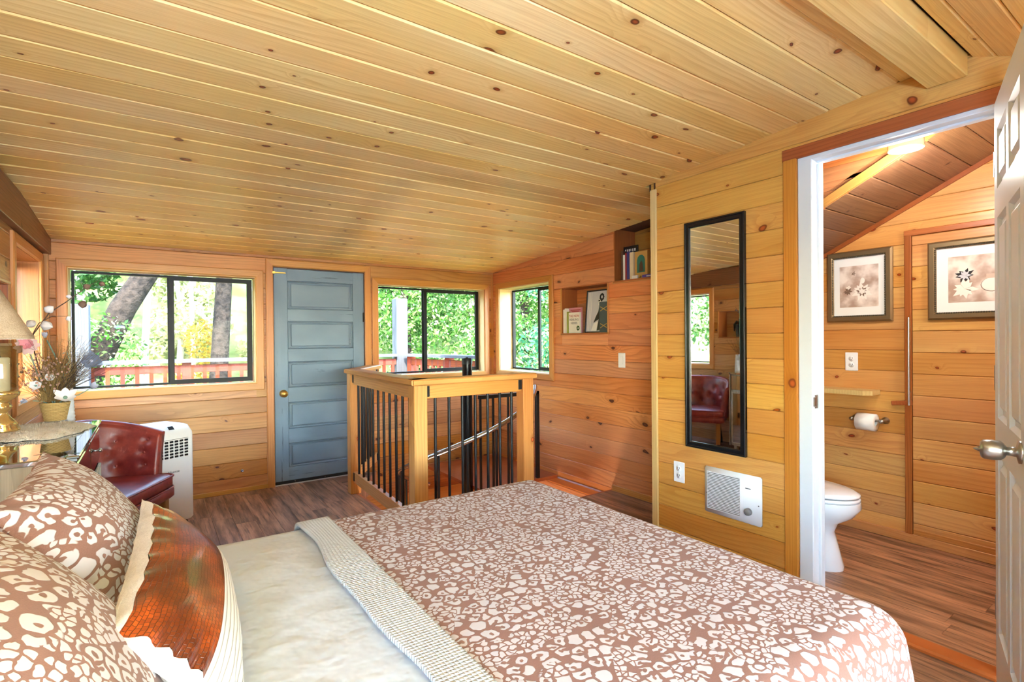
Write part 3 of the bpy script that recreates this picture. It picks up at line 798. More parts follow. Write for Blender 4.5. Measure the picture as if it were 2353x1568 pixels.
# ------------------------------------------------------------------ bathroom doorway: fir casing, white jamb, open white door
dj = bpy.data.objects.new('trim_9', None); COL.objects.link(dj); tag(dj, 'fir casing and white jamb of the bathroom doorway', kind='structure')
board('casing', dj, M['fir_casing_gold'], WR.p(-1.335, 0, 0), (0, 0, 1), (0, -1, 0), 2.185, .066, .016, .004).matrix_basis = fmat(WR.p(-1.268, 0, 0), (0, 0, 1), (0, 1, 0))
board('casing', dj, M['fir_dark'], WR.p(-.45, 2.186, 0), (0, 1, 0), (0, 0, -1), .884, .058, .016, .004, 0, 0).matrix_basis = fmat(WR.p(-1.335, 2.131, .0005), (0, -1, 0), (0, 0, 1))
board('casing', dj, M['fir_casing_gold'], WR.p(-.50, 0, 0), (0, 0, 1), (0, -1, 0), 2.12, .066, .016, .004)
mb = MB()
for (y0, y1) in ((1.202, 1.268), (.470, .545)):
    mb.cbox(XR - .006, XR + .11, y0, y1, 0, 2.131, .004)
    mb.cbox(XR + .045, XR + .075, y0 - .012 if y0 > 1 else y0, y1 if y0 > 1 else y1 + .012, 0, 2.10, .003)
mb.cbox(XR - .0065, XR + .1105, .470, 1.268, 2.113, 2.134, .004); mb.cbox(XR + .045, XR + .075, .5, 1.22, 2.104, 2.118, .003)
mb.build('white_jamb', M['white_paint'], dj)['label'] = 'white painted door jamb'
mb = MB(); mb.cbox(XR + .012, XR + .042, 1.199, 1.203, .935, 1.0, .002); mb.cbox(XR + .0, XR + .012, 1.196, 1.206, .945, .99, .002); mb.build('strike_plate', M['nickel'], dj)

d2 = bpy.data.objects.new('door_2', None); COL.objects.link(d2); d2.location = (2.50, .543, .028)
tag(d2, 'open white six-panel interior door with a satin nickel knob', kind='structure')
d2.rotation_euler.z = atan2(-.304, -.953)
# local x runs from hinge to free edge, visible face is local -y
LW, LH, LT = .62, 2.077, .035
mb = MB(); mb.cbox(0, LW, .012, LT - .006, 0, LH, .002); mb.build('leaf', M['white_paint'], d2)
def raised(x0, x1, z0, z1):
    mb = MB(); c = .028
    o = [(x0, z0), (x1, z0), (x1, z1), (x0, z1)]
    i1 = [(x0 + .012, z0 + .012), (x1 - .012, z0 + .012), (x1 - .012, z1 - .012), (x0 + .012, z1 - .012)]
    i2 = [(x0 + c, z0 + c), (x1 - c, z0 + c), (x1 - c, z1 - c), (x0 + c, z1 - c)]
    i3 = [(x0 + c + .016, z0 + c + .016), (x1 - c - .016, z0 + c + .016), (x1 - c - .016, z1 - c - .016), (x0 + c + .016, z1 - c - .016)]
    vs = [(a, 0.0, b_) for a, b_ in o] + [(a, .012, b_) for a, b_ in i1] + [(a, .011, b_) for a, b_ in i2] + [(a, .001, b_) for a, b_ in i3]
    fs = [(k + 4 * r_, (k + 1) % 4 + 4 * r_, (k + 1) % 4 + 4 * r_ + 4, k + 4 * r_ + 4) for r_ in range(3) for k in range(4)] + [(12, 13, 14, 15)]
    mb.add(vs, fs); mb.build('raised_panel', M['white_paint'], d2)
    m2 = MB(); m2.add([(a, .041 - y_, b_) for a, y_, b_ in vs], [f[::-1] for f in fs]); m2.build('raised_panel', M['white_paint'], d2)
xs = ((.070, .285), (.335, .550)); zs = ((.20, .83), (.96, 1.66), (1.76, 1.97))
for x0, x1 in xs:
    for z0, z1 in zs: raised(x0, x1, z0, z1)
mb = MB()
zz = [0, .20, .83, .96, 1.66, 1.76, 1.97, LH]
for k in range(0, 7, 2): mb.box(0, LW, 0, .007, zz[k], zz[k + 1])
for k in range(1, 6, 2):
    for a, c in ((0, .070), (.285, .335), (.550, LW)): mb.box(a, c, 0, .007, zz[k], zz[k + 1])
mb.build('face_frame', M['white_paint'], d2)
MB().add([(a, .041 - y_, b_) for a, y_, b_ in mb.v], [f[::-1] for f in mb.f]).build('face_frame', M['white_paint'], d2)
kb = MB(); kb.lathe([(.032, 0), (.032, .006), (.014, .010), (.012, .030), (.020, .034), (.027, .042), (.029, .06), (.027, .078), (.022, .084), (.008, .086), (.006, .092), (.001, .10)], 28)
kb.build('knob', M['nickel'], d2, Matrix.Translation((.553, 0, .925)) @ Matrix.Rotation(pi / 2, 4, 'X'))['label'] = 'satin nickel door knob'
for z in (.22, 1.05, 1.82):
    mb = MB(); mb.tube([(-.006, .004, z), (-.006, .004, z + .09)], .006, 8); mb.build('hinge', M['nickel'], d2)

# ------------------------------------------------------------------ bathroom: concealed plank door, soffit, bulkhead
d3 = bpy.data.objects.new('door_3', None); COL.objects.link(d3); d3.location = (XB, .76, 0); tag(d3, 'flush pine plank door in the bathroom wall with a slim steel pull bar', kind='structure')
k = 0; z = .124 - .0
rows = [.03] + [.124 + .131 * i for i in range(15)]
rows = [r for r in rows if r < 1.88] + [1.885]
for a, c in zip(rows[:-1], rows[1:]):
    board('plank', d3, M['pine_bath'], Vector(WBB.p(-1.212, a + .0008, -.006)) - d3.location, WBB.ex, WBB.ey, .93, c - a - .0016, .02, .004)
board('door_trim', d3, M['fir_dark'], Vector(WBB.p(-1.2165, 0.0, 0)) - d3.location, (0, 0, 1), (0, 1, 0), 1.90, .036, .020, .003)
board('door_trim', d3, M['fir_dark'], Vector(WBB.p(-1.252, 1.888, 0)) - d3.location, (0, -1, 0), (0, 0, 1), 1.0, .034, .022, .003)
board('bottom_rail', d3, M['fir_casing'], Vector(WBB.p(-1.21, .055, 0)) - d3.location, (0, -1, 0), (0, 0, 1), .93, .035, .018, .003)
mb = MB(); mb.tube([(-.045, .462, .850), (-.045, .462, 1.388)], .008, 10); mb.build('pull_bar', M['steel'], d3)['label'] = 'slim vertical steel pull bar'
mb = MB(); mb.tube([(0, .462, .93), (-.045, .462, .93)], .005, 8); mb.tube([(0, .462, 1.33), (-.045, .462, 1.33)], .005, 8); mb.build('bar_post', M['steel'], d3)
mb = MB(); mb.cbox(-.026, -.014, .455, .565, -.014, .014, .003); o = mb.build('turn_button', M['fir_dark'], d3, Matrix.Translation((0, 0, .912)) @ Matrix.Rotation(radians(-6), 4, 'X')); o['label'] = 'small wooden turn button'

def zb(y): return 1.809 + .497 * (1.793 - y)
bc = MB(); XS = 3.14
slab(bc, XS, XB + .1, -.65, 2.15, zb, .06, .021)
bc.box(XR + .10, XS + .05, -.65, 2.15, 2.62, 2.68)
bc.box(XR + .03, XR + .10, -.75, 2.2, 2.30, 3.25); bc.box(XR + .03, 4.1, -.80, -.74, 1.5, 3.25); bc.box(XR + .03, 4.1, 2.13, 2.2, 2.2, 3.25); bc.box(XR + .03, 4.1, -.8, 2.2, 3.2, 3.26); bc.box(4.0, 4.1, -.8, 2.2, 2., 3.25)  # unseen boxes above the soffit, added to stop sun leaking in
bce = tag(bc.build('ceiling_bathroom', M['backing']), 'pitched plank soffit over the bathroom', kind='structure')
y = 2.12; sl = sqrt(1 + .497 ** 2)
while y > -.6:
    y1 = y - .118
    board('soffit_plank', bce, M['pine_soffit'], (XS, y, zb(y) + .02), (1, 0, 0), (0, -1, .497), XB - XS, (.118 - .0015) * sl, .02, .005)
    y = y1
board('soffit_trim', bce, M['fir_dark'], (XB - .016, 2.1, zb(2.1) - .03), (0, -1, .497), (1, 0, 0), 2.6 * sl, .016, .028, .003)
# bulkhead wall above the soffit edge, planks horizontal, with a light fascia along the slope
for k in range(8):
    z0 = 1.70 + .131 * k
    # plank visible only above the slope
    yl = 2.1; yr = 1.793 - (z0 + .131 - .02 - 1.809) / .497
    a, c = 2.12, max(yr, -.6)
    if k < 7: 
        mb = MB(); yy0 = 1.793 - (z0 - 1.809) / .497; yy1 = 1.793 - (z0 + .130 - 1.809) / .497
        yy0 = min(yy0, 2.12); yy1 = min(yy1, 2.12)
        if yy1 < 2.12:
            loc = [(0, 0), (2.12 - yy0, 0), (2.12 - yy1, .1295), (0, .1295)]
            if yy0 >= 2.12: loc = [(0, 0), (2.12 - yy1, .1295), (0, .1295)]
            mb.prism(loc, 0, .018)
            mb.build('bulkhead_plank', M['cedar_alcove'], bce, fmat((XS + .018, 2.12, z0), (0, -1, 0), (0, 0, 1)))
board('fascia', bce, M['fir_casing'], (XS + .0, 2.12, zb(2.12) - .0), (0, -1, .497), (0, .497, 1), 2.7 * sl, .045, .02, .002)
# ------------------------------------------------------------------ niches (parts of the walls) and what stands in them
wa = bpy.data.objects['wall_alcove']; wl = bpy.data.objects['wall_left']
def niche(par, W, op, depth, mat, back, lip=True):
    s0, s1, t0, t1 = op; ex, up, nn = W.ex, W.ey, W.n
    board('niche_floor', par, mat, W.p(s0, t0, .012 if lip else 0), ex, -nn, s1 - s0, depth + .012, .012, .001).matrix_basis = fmat(W.p(s1, t0, .014 if lip else 0), -ex, -nn)
    board('niche_head', par, mat, W.p(s0, t1 - .004, 0), ex, -nn, s1 - s0, depth, .012, .001)
    board('niche_side', par, mat, W.p(s0 + .004, t0, 0), up, -nn, t1 - t0, depth, .012, .001)
    board('niche_side', par, mat, W.p(s1 - .004, t1, 0), -up, -nn, t1 - t0, depth, .012, .001)
    mb = MB(); e = .016; d0, d1 = -.03, -depth - .012
    for (a, b_, c, d, p, q) in ((s0 - e, s1 + e, t0 - e, t1 + e, d1 - .012, d1), (s0 - e - .01, s0 - e + .004, t0 - e, t1 + e, d1, d0), (s1 + e - .004, s1 + e + .01, t0 - e, t1 + e, d1, d0), (s0 - e, s1 + e, t0 - e - .01, t0 - e + .004, d1, d0), (s0 - e, s1 + e, t1 + e - .004, t1 + e + .01, d1, d0)):
        P = [W.p(s, t, dd) for dd in (p, q) for s, t in ((a, c), (b_, c), (b_, d), (a, d))]
        mb.add(P, [(0, 3, 2, 1), (4, 5, 6, 7), (0, 1, 5, 4), (1, 2, 6, 5), (2, 3, 7, 6), (3, 0, 4, 7)])
    mb.build('niche_shell', M['backing'], par)
    n = max(1, round((t1 - t0) / .135)); h = (t1 - t0) / n
    for k in range(n): board('niche_back', par, back, W.p(s0, t0 + k * h, -depth), ex, up, s1 - s0, h - .001, .01, .003)
niche(wa, WA, N1, .20, M['fir_dark'], M['cedar_alcove']); niche(wa, WA, N2, .26, M['fir_dark'], M['pine_gold']); niche(wl, WL, N3, .17, M['fir_dark'], M['cedar_far'])
# edge lips of the niches
board('niche_lip', wa, M['fir_casing'], WA.p(N1[0] - .012, N1[2] - .014, 0), WA.ex, WA.ey, N1[1] - N1[0] + .03, .016, .012, .003)
board('niche_lip', wa, M['fir_casing'], WA.p(N1[0] + .002, N1[2], 0), (0, 0, 1), (0, 1, 0), N1[3] - N1[2], .014, .008, .002)
board('niche_lip', wa, M['fir_casing'], WA.p(N1[1] + .014, N1[2], 0), (0, 0, 1), (0, 1, 0), N1[3] - N1[2], .016, .008, .002)
board('niche_lip', wa, M['fir_casing'], WA.p(N2[0] - .01, N2[2] - .018, 0), WA.ex, WA.ey, .86, .020, .012, .003)
board('niche_lip', wl, M['fir_casing'], WL.p(N3[0] - .01, N3[2] - .014, 0), WL.ex, WL.ey, N3[1] - N3[0] + .02, .016, .012, .003)
board('niche_lip', wl, M['fir_casing'], WL.p(N3[1] + .016, N3[2], 0), (0, 0, 1), (0, -1, 0), N3[3] - N3[2], .016, .008, .002)
board('niche_lip', wl, M['fir_casing'], WL.p(N3[0] - .01, N3[3] - .001, 0), WL.ex, WL.ey, N3[1] - N3[0] + .026, .016, .010, .003)

def book(W, s, t, d, w, h, dep, cover, label, rot=0., tilt=0., group=None, flat=False, pages='paper_white'):
    """book standing with its spine/cover toward the room; w along the wall, dep into it; d = depth behind wall face of front"""
    o = W.p(s + w / 2, t, -d - dep / 2)
    r = thing('book', label, 'book', o, 0, group)
    ang = atan2(W.ex.y, W.ex.x); r.rotation_euler = (0, tilt, ang + rot)
    mb = MB(); mb.cbox(-w / 2, w / 2, -dep / 2, dep / 2, 0, h, .0015); mb.build('cover', M[cover], r)
    return r, w, h, dep
T1 = N1[2] + .001
g1 = 'books in the lower niche'
book(WA, -3.724, T1, .005, .020, .222, .15, 'book_white', 'thin white book at the end of the lower niche', group=g1)
book(WA, -3.702, T1, .004, .026, .232, .15, 'book_white', 'thicker white book beside the pink book in the lower niche', group=g1)
bk, w, h, dp = book(WA, -3.674, T1, .035, .165, .235, .02, 'book_pink', 'pink-covered book leaning at the back of the lower niche', group=g1)
text('title', 'THE HERB GARDEN'[4:8], .018, M['red_text'], bk, Matrix.Translation((-.0, -dp / 2 - .0006, h - .022)) @ Matrix.Rotation(pi / 2, 4, 'X')) if False else None
mb = MB(); mb.box(-.06, .075, -dp / 2 - .0008, -dp / 2, h - .026, h - .019); mb.box(-.045, .06, -dp / 2 - .0008, -dp / 2, h - .039, h - .032); mb.build('title_band', M['red_text'], bk)
book(WA, -3.672, T1, .004, .022, .20, .028, 'book_green', 'olive green book spine in the lower niche', group=g1)
bk, w, h, dp = book(WA, -3.648, T1, .006, .150, .190, .022, 'book_white', 'white herb book facing out with a red and grey title', group=g1)
for k, (tx, mt) in enumerate((('THE NEW', 'red_text'), ('HEALING', 'grey_text'), ('HERBS', 'grey_text'))):
    text('title', tx, .031, M[mt], bk, Matrix.Translation((0, -dp / 2 - .0006, h - .035 - k * .032)) @ Matrix.Rotation(pi / 2, 4, 'X'))
mb = MB()
for a in range(7):
    an = a * .9; mb.ball((.055 + .014 * cos(an), -dp / 2 - .001, .045 + .016 * sin(an)), .008, 6, 4, 1, .1, 1)
mb.build('leaf_print', M['leaf_dark'], bk)

# framed monochrome print leaning in the lower niche (plain stand-in figure)
fr_ = thing('framed_print', 'black framed monochrome figure print leaning in the lower niche', 'picture', WA.p(-3.365, T1, -.075), -pi / 2)
fr_.rotation_euler = (radians(-5), 0, -pi / 2)
FW, FH = .275, .385
mb = MB()
for (x0, x1, z0, z1) in ((-FW / 2, FW / 2, 0, .012), (-FW / 2, FW / 2, FH - .012, FH), (-FW / 2, -FW / 2 + .012, .012, FH - .012), (FW / 2 - .012, FW / 2, .012, FH - .012)): mb.cbox(x0, x1, -.008, .012, z0, z1, .002)
mb.build('frame', M['black_frame'], fr_)
mb = MB(); mb.box(-FW / 2 + .01, FW / 2 - .01, -.001, .006, .01, FH - .01); mb.build('print', M['print_grey'], fr_)
mb = MB(); 
for k in range(3): mb.box(-.112 + k * .018, -.106 + k * .018, -.0016, -.0008, .02, FH - .02)
mb.build('stripe', M['paper_white'], fr_)
def flat_poly(pts, y=-.0018): return MB().add([(x, y, z) for x, z in pts] + [(x, y + .001, z) for x, z in pts], [tuple(range(len(pts)))[::1], tuple(range(len(pts), 2 * len(pts)))[::-1]])
flat_poly([(.012, .02), (.075, .03), (.11, .09), (.105, .16), (.07, .165), (.045, .24), (.03, .245), (.02, .19), (-.005, .15), (-.035, .09), (.03, .12)][::1]).build('figure', M['print_black'], fr_)
mb = MB()
for k in range(9):
    an = k * .7; mb.ball((.056 + .02 * cos(an), -.002, .318 + .024 * sin(an)), .011, 6, 4, 1, .06, 1)
mb.ball((.025, -.002, .287), .010, 8, 5, 1.1, .06, .8); mb.ball((.052, -.002, .285), .010, 8, 5, 1.1, .06, .8)
mb.build('hair', M['print_black'], fr_)
flat_poly([(.015, .245), (.052, .245), (.066, .30), (.02, .302)], -.0015).build('face', M['paper_white'], fr_)
flat_poly([(-.06, .02), (.01, .02), (.02, .10), (-.03, .085)], -.0016).build('sleeve', M['paper_white'], fr_)
al = thing('album', 'dark slate album with gold crossed ties in front of the print', 'album', WA.p(-3.205, T1, -.028), -pi / 2)
mb = MB(); mb.cbox(-.055, .055, -.012, .012, 0, .265, .003); mb.build('cover', M['slate'], al)
for z in (.06, .205):
    mb = MB()
    for sgn in (-1, 1):
        mb.tube([(-.038, -.0135, z - sgn * .018), (.038, -.0135, z + sgn * .018)], .0035, 6)
    mb.ball((0, -.015, z), .006, 8, 5); mb.build('crossed_tie', M['gold_foil'], al)
# upper niche books
T2 = N2[2] + .001; g2 = 'books on the upper niche shelf'
bk, w, h, dp = book(WA, -3.052, T2, .10, .155, .292, .012, 'book_black', 'tall black book with white lettering at the back of the upper niche', group=g2)
text('title', 'Doctor Who'[:0] + 'DanD', .03, M['paper_white'], bk, Matrix.Translation((-.005, -dp / 2 - .0006, h - .035)) @ Matrix.Rotation(pi / 2, 4, 'X')) if False else None
mb = MB(); random.seed(3)
for k in range(6): mb.box(-.058 + k * .02, -.058 + k * .02 + random.uniform(.008, .015), -dp / 2 - .0008, -dp / 2, h - .05 + random.uniform(0, .008), h - .024)
mb.build('lettering', M['paper_white'], bk)
flat_poly([(-.07, .02), (-.045, .05), (-.04, .09), (-.07, .09)], -dp / 2 - .001).build('cover_art', M['paper_white'], bk)
book(WA, -3.005, T2, .02, .020, .245, .15, 'book_brown', 'dark brown book spine on the upper shelf', group=g2)
book(WA, -2.983, T2, .02, .020, .210, .15, 'book_white', 'white book spine with a red band on the upper shelf', group=g2)
book(WA, -2.960, T2, .02, .016, .222, .15, 'book_red', 'red book spine on the upper shelf', group=g2)
book(WA, -2.942, T2, .02, .024, .232, .15, 'book_blue', 'deep blue book spine on the upper shelf', group=g2)
book(WA, -2.912, T2, .02, .040, .222, .15, 'book_cream', 'thick cream book spine on the upper shelf', group=g2)
bk, w, h, dp = book(WA, -2.866, T2, .03, .130, .220, .03, 'book_tan', 'tan book facing out with a green arched cover picture', group=g2)
arch = [(-.04, .05), (.04, .05), (.04, .15)] + [(.04 * cos(a), .15 + .04 * sin(a)) for a in (pi * .2, pi * .4, pi * .6, pi * .8)] + [(-.04, .15)]
flat_poly(arch, -dp / 2 - .001).build('cover_arch', M['book_teal'], bk)
flat_poly([(-.02, .055), (.025, .06), (.018, .12), (.005, .145), (-.015, .12)], -dp / 2 - .0014).build('cover_figure', M['book_brown'], bk)
bx = thing('small_box', 'little white box on the upper shelf in front of the tan book', 'box', WA.p(-2.845, T2, -.010), -pi / 2)
mb = MB(); mb.cbox(-.03, .03, -.008, .008, 0, .028, .002); mb.build('carton', M['book_white'], bx)
mb = MB(); mb.ball((.047, 0, .014), .012, 8, 6); mb.build('clasp', M['gold_foil'], bx)
bk = thing('book', 'purple book lying flat at the end of the upper shelf', 'book', WA.p(-2.70, T2, -.06), -pi / 2, g2)
mb = MB(); mb.cbox(-.075, .075, -.05, .05, 0, .026, .002); mb.build('cover', M['book_purple'], bk)
mb = MB(); mb.box(-.03, .03, -.051, -.05, .009, .017); mb.build('spine_title', M['paper_white'], bk)

# light switch, outlets
def plate(W, s, t, label, w=.077, h=.122, duplex=True, name='wall_outlet', cat='outlet'):
    r = thing(name, label, cat, W.p(s, t, .0)); r.matrix_basis = W.M(s, t, .0)
    mb = MB(); mb.cbox(-w / 2, w / 2, -h / 2, h / 2, 0.0, .006, .003); mb.build('cover_plate', M['white_plastic'], r)
    if duplex:
        for sg in (-1, 1):
            mb = MB(); mb.lathe([(.017, .0055), (.017, .0075), (.0, .0075)], 18); f = mb.build('socket', M['white_plastic'], r, Matrix.Translation((0, sg * .021, 0)))
            mb = MB(); mb.box(-.0075, -.0050, -.002, .008, .0070, .0079); mb.box(.0050, .0075, -.002, .008, .0070, .0079); mb.ball((0, -.008, .0075), .003, 8, 4, 1, 1, .15); mb.build('slots', M['slot_dark'], f)
        mb = MB(); mb.ball((0, 0, .006), .003, 8, 4, 1, 1, .4); mb.build('screw', M['white_paint'], r)
    else:
        mb = MB(); mb.cbox(-.017, .017, -.033, .033, .005, .008, .001); f = mb.build('rocker', M['white_plastic'], r)
    return r
plate(WA, -2.982, 1.093, 'white rocker light switch on the alcove wall', duplex=False, name='light_switch', cat='switch')
plate(WR, -1.963, .480, 'white duplex outlet on the golden wall left of the heater')
plate(WBB, -1.555, 1.106, 'white duplex outlet above the bathroom shelf')

# wall mirror
mr = thing('wall_mirror', 'tall narrow mirror in a black frame on the golden pine wall', 'mirror'); mr.matrix_basis = WR.M(-1.721, .645, 0)
mw, mh = .372, 1.293
for (x0, y0, ex_, ey_, L) in ((-mw / 2, 0, (1, 0, 0), (0, 1, 0), mw), (mw / 2, mh, (-1, 0, 0), (0, -1, 0), mw), (-mw / 2, mh, (0, -1, 0), (1, 0, 0), mh), (mw / 2, 0, (0, 1, 0), (-1, 0, 0), mh)):
    board('frame_rail', mr, M['black_gloss'], (x0, y0, 0), ex_, ey_, L, .034, .016, .006, 1, 1)
    fx = board('frame_bead', mr, M['black_gloss'], (x0, y0, 0), ex_, ey_, L, .012, .022, .005, 1, 1)
mb = MB(); mb.box(-mw / 2 + .03, mw / 2 - .03, .03, mh - .03, .002, .007); mb.build('mirror_glass', M['mirror_glass'], mr)

# wall heater
ht = thing('wall_heater', 'white recessed electric wall heater with a louvred grille and grey dial', 'heater'); ht.matrix_basis = WR.M(-1.617, .428, 0)
hw, hh = .332, .255
mb = MB(); mb.rbox(-hw / 2, hw / 2, -hh / 2, hh / 2, 0, .018, .006, 2); mb.build('front_panel', M['white_plastic'], ht)
mb = MB(); mb.box(-hw / 2 + .022, .048, -hh / 2 + .028, hh / 2 - .026, .0182, .0186); mb.build('grille_backing', M['slot_dark'], ht)
mb = MB()
nsl = 24
for k in range(nsl + 1):
    z = -hh / 2 + .028 + k * (hh - .054) / nsl
    mb.box(-hw / 2 + .020, .050, z - .0022, z + .0022, .018, .0225)
tag(mb.build('louvres', M['white_plastic'], ht), kind='stuff')
mb = MB(); mb.lathe([(.019, .018), (.019, .03), (.017, .036), (.0, .037)], 22); mb.build('dial', M['grey_knob'], ht, Matrix.Translation((.098, -.062, 0)))['label'] = 'grey thermostat dial'
mb = MB(); mb.box(.08, .11, .055, .060, .0182, .0188); mb.build('brand_mark', M['grey_text'], ht)
for x_ in (-.152, .152):
    mb = MB(); mb.ball((x_, -.02, .018), .004, 8, 4, 1, 1, .4); mb.build('screw', M['grey_knob'], ht)

# ------------------------------------------------------------------ stair railing
rl = thing('stair_railing', 'pine post railing with black metal balusters around the stair opening', 'railing', (1.33, 2.945, 0))
RO = Vector((1.33, 2.945, 0)); PT = 1.0
def RB(name, o, ex, ey, L, Wd, T, c=.004, mat='post_pine'): return board(name, rl, M[mat], Vector(o) - RO, ex, ey, L, Wd, T, c)
ps = .088
def post(x, y, z1, z0=0.0):
    mb = MB(); mb.cbox(0, z1 - z0, -ps / 2, ps / 2, -ps / 2, ps / 2, .004)
    mb.build('post', M['post_pine'], rl, fmat(Vector((x, y, z0)) - RO, (0, 0, 1), (1, 0, 0)))
PA, PB, PC = (1.395, 4.325), (1.345, 2.945), (2.165, 2.955)
post(PA[0], PA[1], PT); post(PB[0], PB[1], PT); post(PC[0], PC[1], PT)
def run(p, q, shrink=(ps / 2, ps / 2), bottom=True, nb=9, cap=True, over=(0., 0.), zbot=.10):
    p = Vector((p[0], p[1], 0)); q = Vector((q[0], q[1], 0)); d = (q - p); L = d.length; d.normalize(); n = Vector((-d.y, d.x, 0))
    if cap:
        a = p - d * over[0]; LL = L + over[0] + over[1]
        mb = MB(); w = .125
        prof = [(-w / 2, .006), (-w / 2 + .006, 0), (w / 2 - .006, 0), (w / 2, .006), (w / 2, .028), (w / 2 - .010, .036), (-w / 2 + .010, .036), (-w / 2, .028)]
        mb.loft([[(x, y_, z_) for y_, z_ in prof] for x in (0, LL)], smooth=False)
        mb.build('top_cap', M['post_pine'], rl, fmat(a + Vector((0, 0, PT)) - RO, d, n))
    a = p + d * shrink[0]; LL = L - sum(shrink)
    RB('top_rail', a + n * .019 + Vector((0, 0, PT - .088)), d, (0, 0, 1), LL, .086, .038)
    if bottom: RB('bottom_rail', a + n * .019 + Vector((0, 0, zbot)), d, (0, 0, 1), LL, .086, .038)
    for k in range(nb):
        c = a + d * (LL * (k + .75) / (nb + .5)) 
        mb = MB(); mb.tube([(0, 0, zbot + .05 if bottom else -.05), (0, 0, PT - .06)], .0095, 8); mb.build('baluster', M['black_metal'], rl, Matrix.Translation(c - RO))
    for e, sg in ((a, 1), (a + d * LL, -1)):
        for zz_ in ([PT - .088] + ([zbot] if bottom else [])):
            mb = MB(); mb.cbox(-.004, .026, -.024, .024, .012, .080, .003)
            mb.build('bracket', M['black_metal'], rl, fmat(e + Vector((0, 0, zz_)) - RO, d * sg, n * sg))
run(PB, PA, nb=10, over=(.055, .06), bottom=True)
run(PB, PC, nb=7, over=(.055, .06), bottom=True)
run(PA, (1.79, 4.90), nb=6, shrink=(ps / 2, .01), over=(.02, .0))

# ------------------------------------------------------------------ spiral stair in the opening
st = thing('spiral_staircase', 'black steel spiral stair with a centre pole and curved silver handrail', 'staircase', (2.30, 4.0, -2.4))
SO = Vector((2.30, 4.0, -2.4)); CX, CY = 2.30, 4.0
mb = MB(); mb.tube([(0, 0, 0), (0, 0, 3.50)], .044, 20); mb.build('centre_pole', M['black_gloss'], st)
mb = MB(); mb.lathe([(.0475, 0), (.0475, .05), (.044, .054), (.012, .054), (.012, .06), (.0, .062)], 20); mb.build('pole_cap', M['black_metal'], st, Matrix.Translation((0, 0, 3.455)))
RH, KH, Z270 = .60, .25, .62
def hp(a, dz=0, r=RH): return Vector((r * cos(a), r * sin(a), Z270 + KH * (a - 1.5 * pi) + dz + 2.4))
aa = [pi * .55 + i * (pi * 1.80 - pi * .55) / 48 for i in range(49)]
mb = MB(); mb.tube([hp(a) for a in aa], .019, 12); mb.build('handrail', M['steel'], st)['label'] = 'curved brushed steel handrail'
for k in range(10):
    a = pi * .60 + k * radians(22)
    mb = MB(); mb.tube([hp(a, -.02), hp(a, -.95)], .011, 8); o = mb.build('baluster', M['black_metal'], st)
    mb = MB(); mb.tube([hp(a, -.055), hp(a, -.02)], .006, 6); mb.build('rail_clip', M['steel'], o)
for k in range(11):
    a = pi * .55 + k * radians(25); zt = hp(a, -.95).z
    if zt < 2.36:
        mb = MB(); a2 = a + radians(27)
        mb.prism([(.04 * cos(a), .04 * sin(a)), (.66 * cos(a), .66 * sin(a)), (.66 * cos((a + a2) / 2), .66 * sin((a + a2) / 2)), (.66 * cos(a2), .66 * sin(a2)), (.04 * cos(a2), .04 * sin(a2))], zt - .04, zt)
        mb.build('tread', M['black_metal'], st)
# landing guard: black square-tube frame between the pole and the alcove wall
GY = 3.83
def gt(x0, z0, x1, z1, y=GY, w=.016):
    mb = MB(); mb.cbox(min(x0, x1) - w, max(x0, x1) + w, y - w, y + w, min(z0, z1) - w, max(z0, z1) + w, .002)
    mb.build('landing_guard', M['black_metal'], st, Matrix.Translation(-SO))
gt(2.33, .775, 2.945, .775); gt(2.945, .0, 2.945, .775)
for x_ in (2.33, 2.46, 2.62): gt(x_, -.02, x_, .76, w=.009)
mb = MB(); mb.box(2.33, XA - .0, GY - .02, YF - .0, -.05, -.02); mb.build('landing_plate', M['fir_dark'], st, Matrix.Translation(-SO))

# ------------------------------------------------------------------ bed
bed = thing('bed', 'low bed under the leopard print quilt', 'bed', (.50, 1.28, 0))
BX0, BX1, BY0, BY1, BZ = -.53, 1.555, .500, 2.062, .60
mb = MB(); mb.rbox(BX0, BX1 - .03, BY0 + .03, BY1 - .03, .28, BZ - .02, .06, 3); mb.build('mattress', M['sheet'], bed, Matrix.Translation((-.5, -1.28, 0)))
mb = MB(); mb.cbox(BX0, BX1 - .05, BY0 + .05, BY1 - .05, .10, .30, .01); mb.build('box_spring', M['sheet'], bed, Matrix.Translation((-.5, -1.28, 0)))
for x_, y_ in ((BX0 + .06, BY0 + .1), (BX1 - .12, BY0 + .1), (BX0 + .06, BY1 - .1), (BX1 - .12, BY1 - .1)):
    mb = MB(); mb.tube([(x_, y_, 0), (x_, y_, .11)], .025, 10); mb.build('leg', M['black_metal'], bed, Matrix.Translation((-.5, -1.28, 0)))

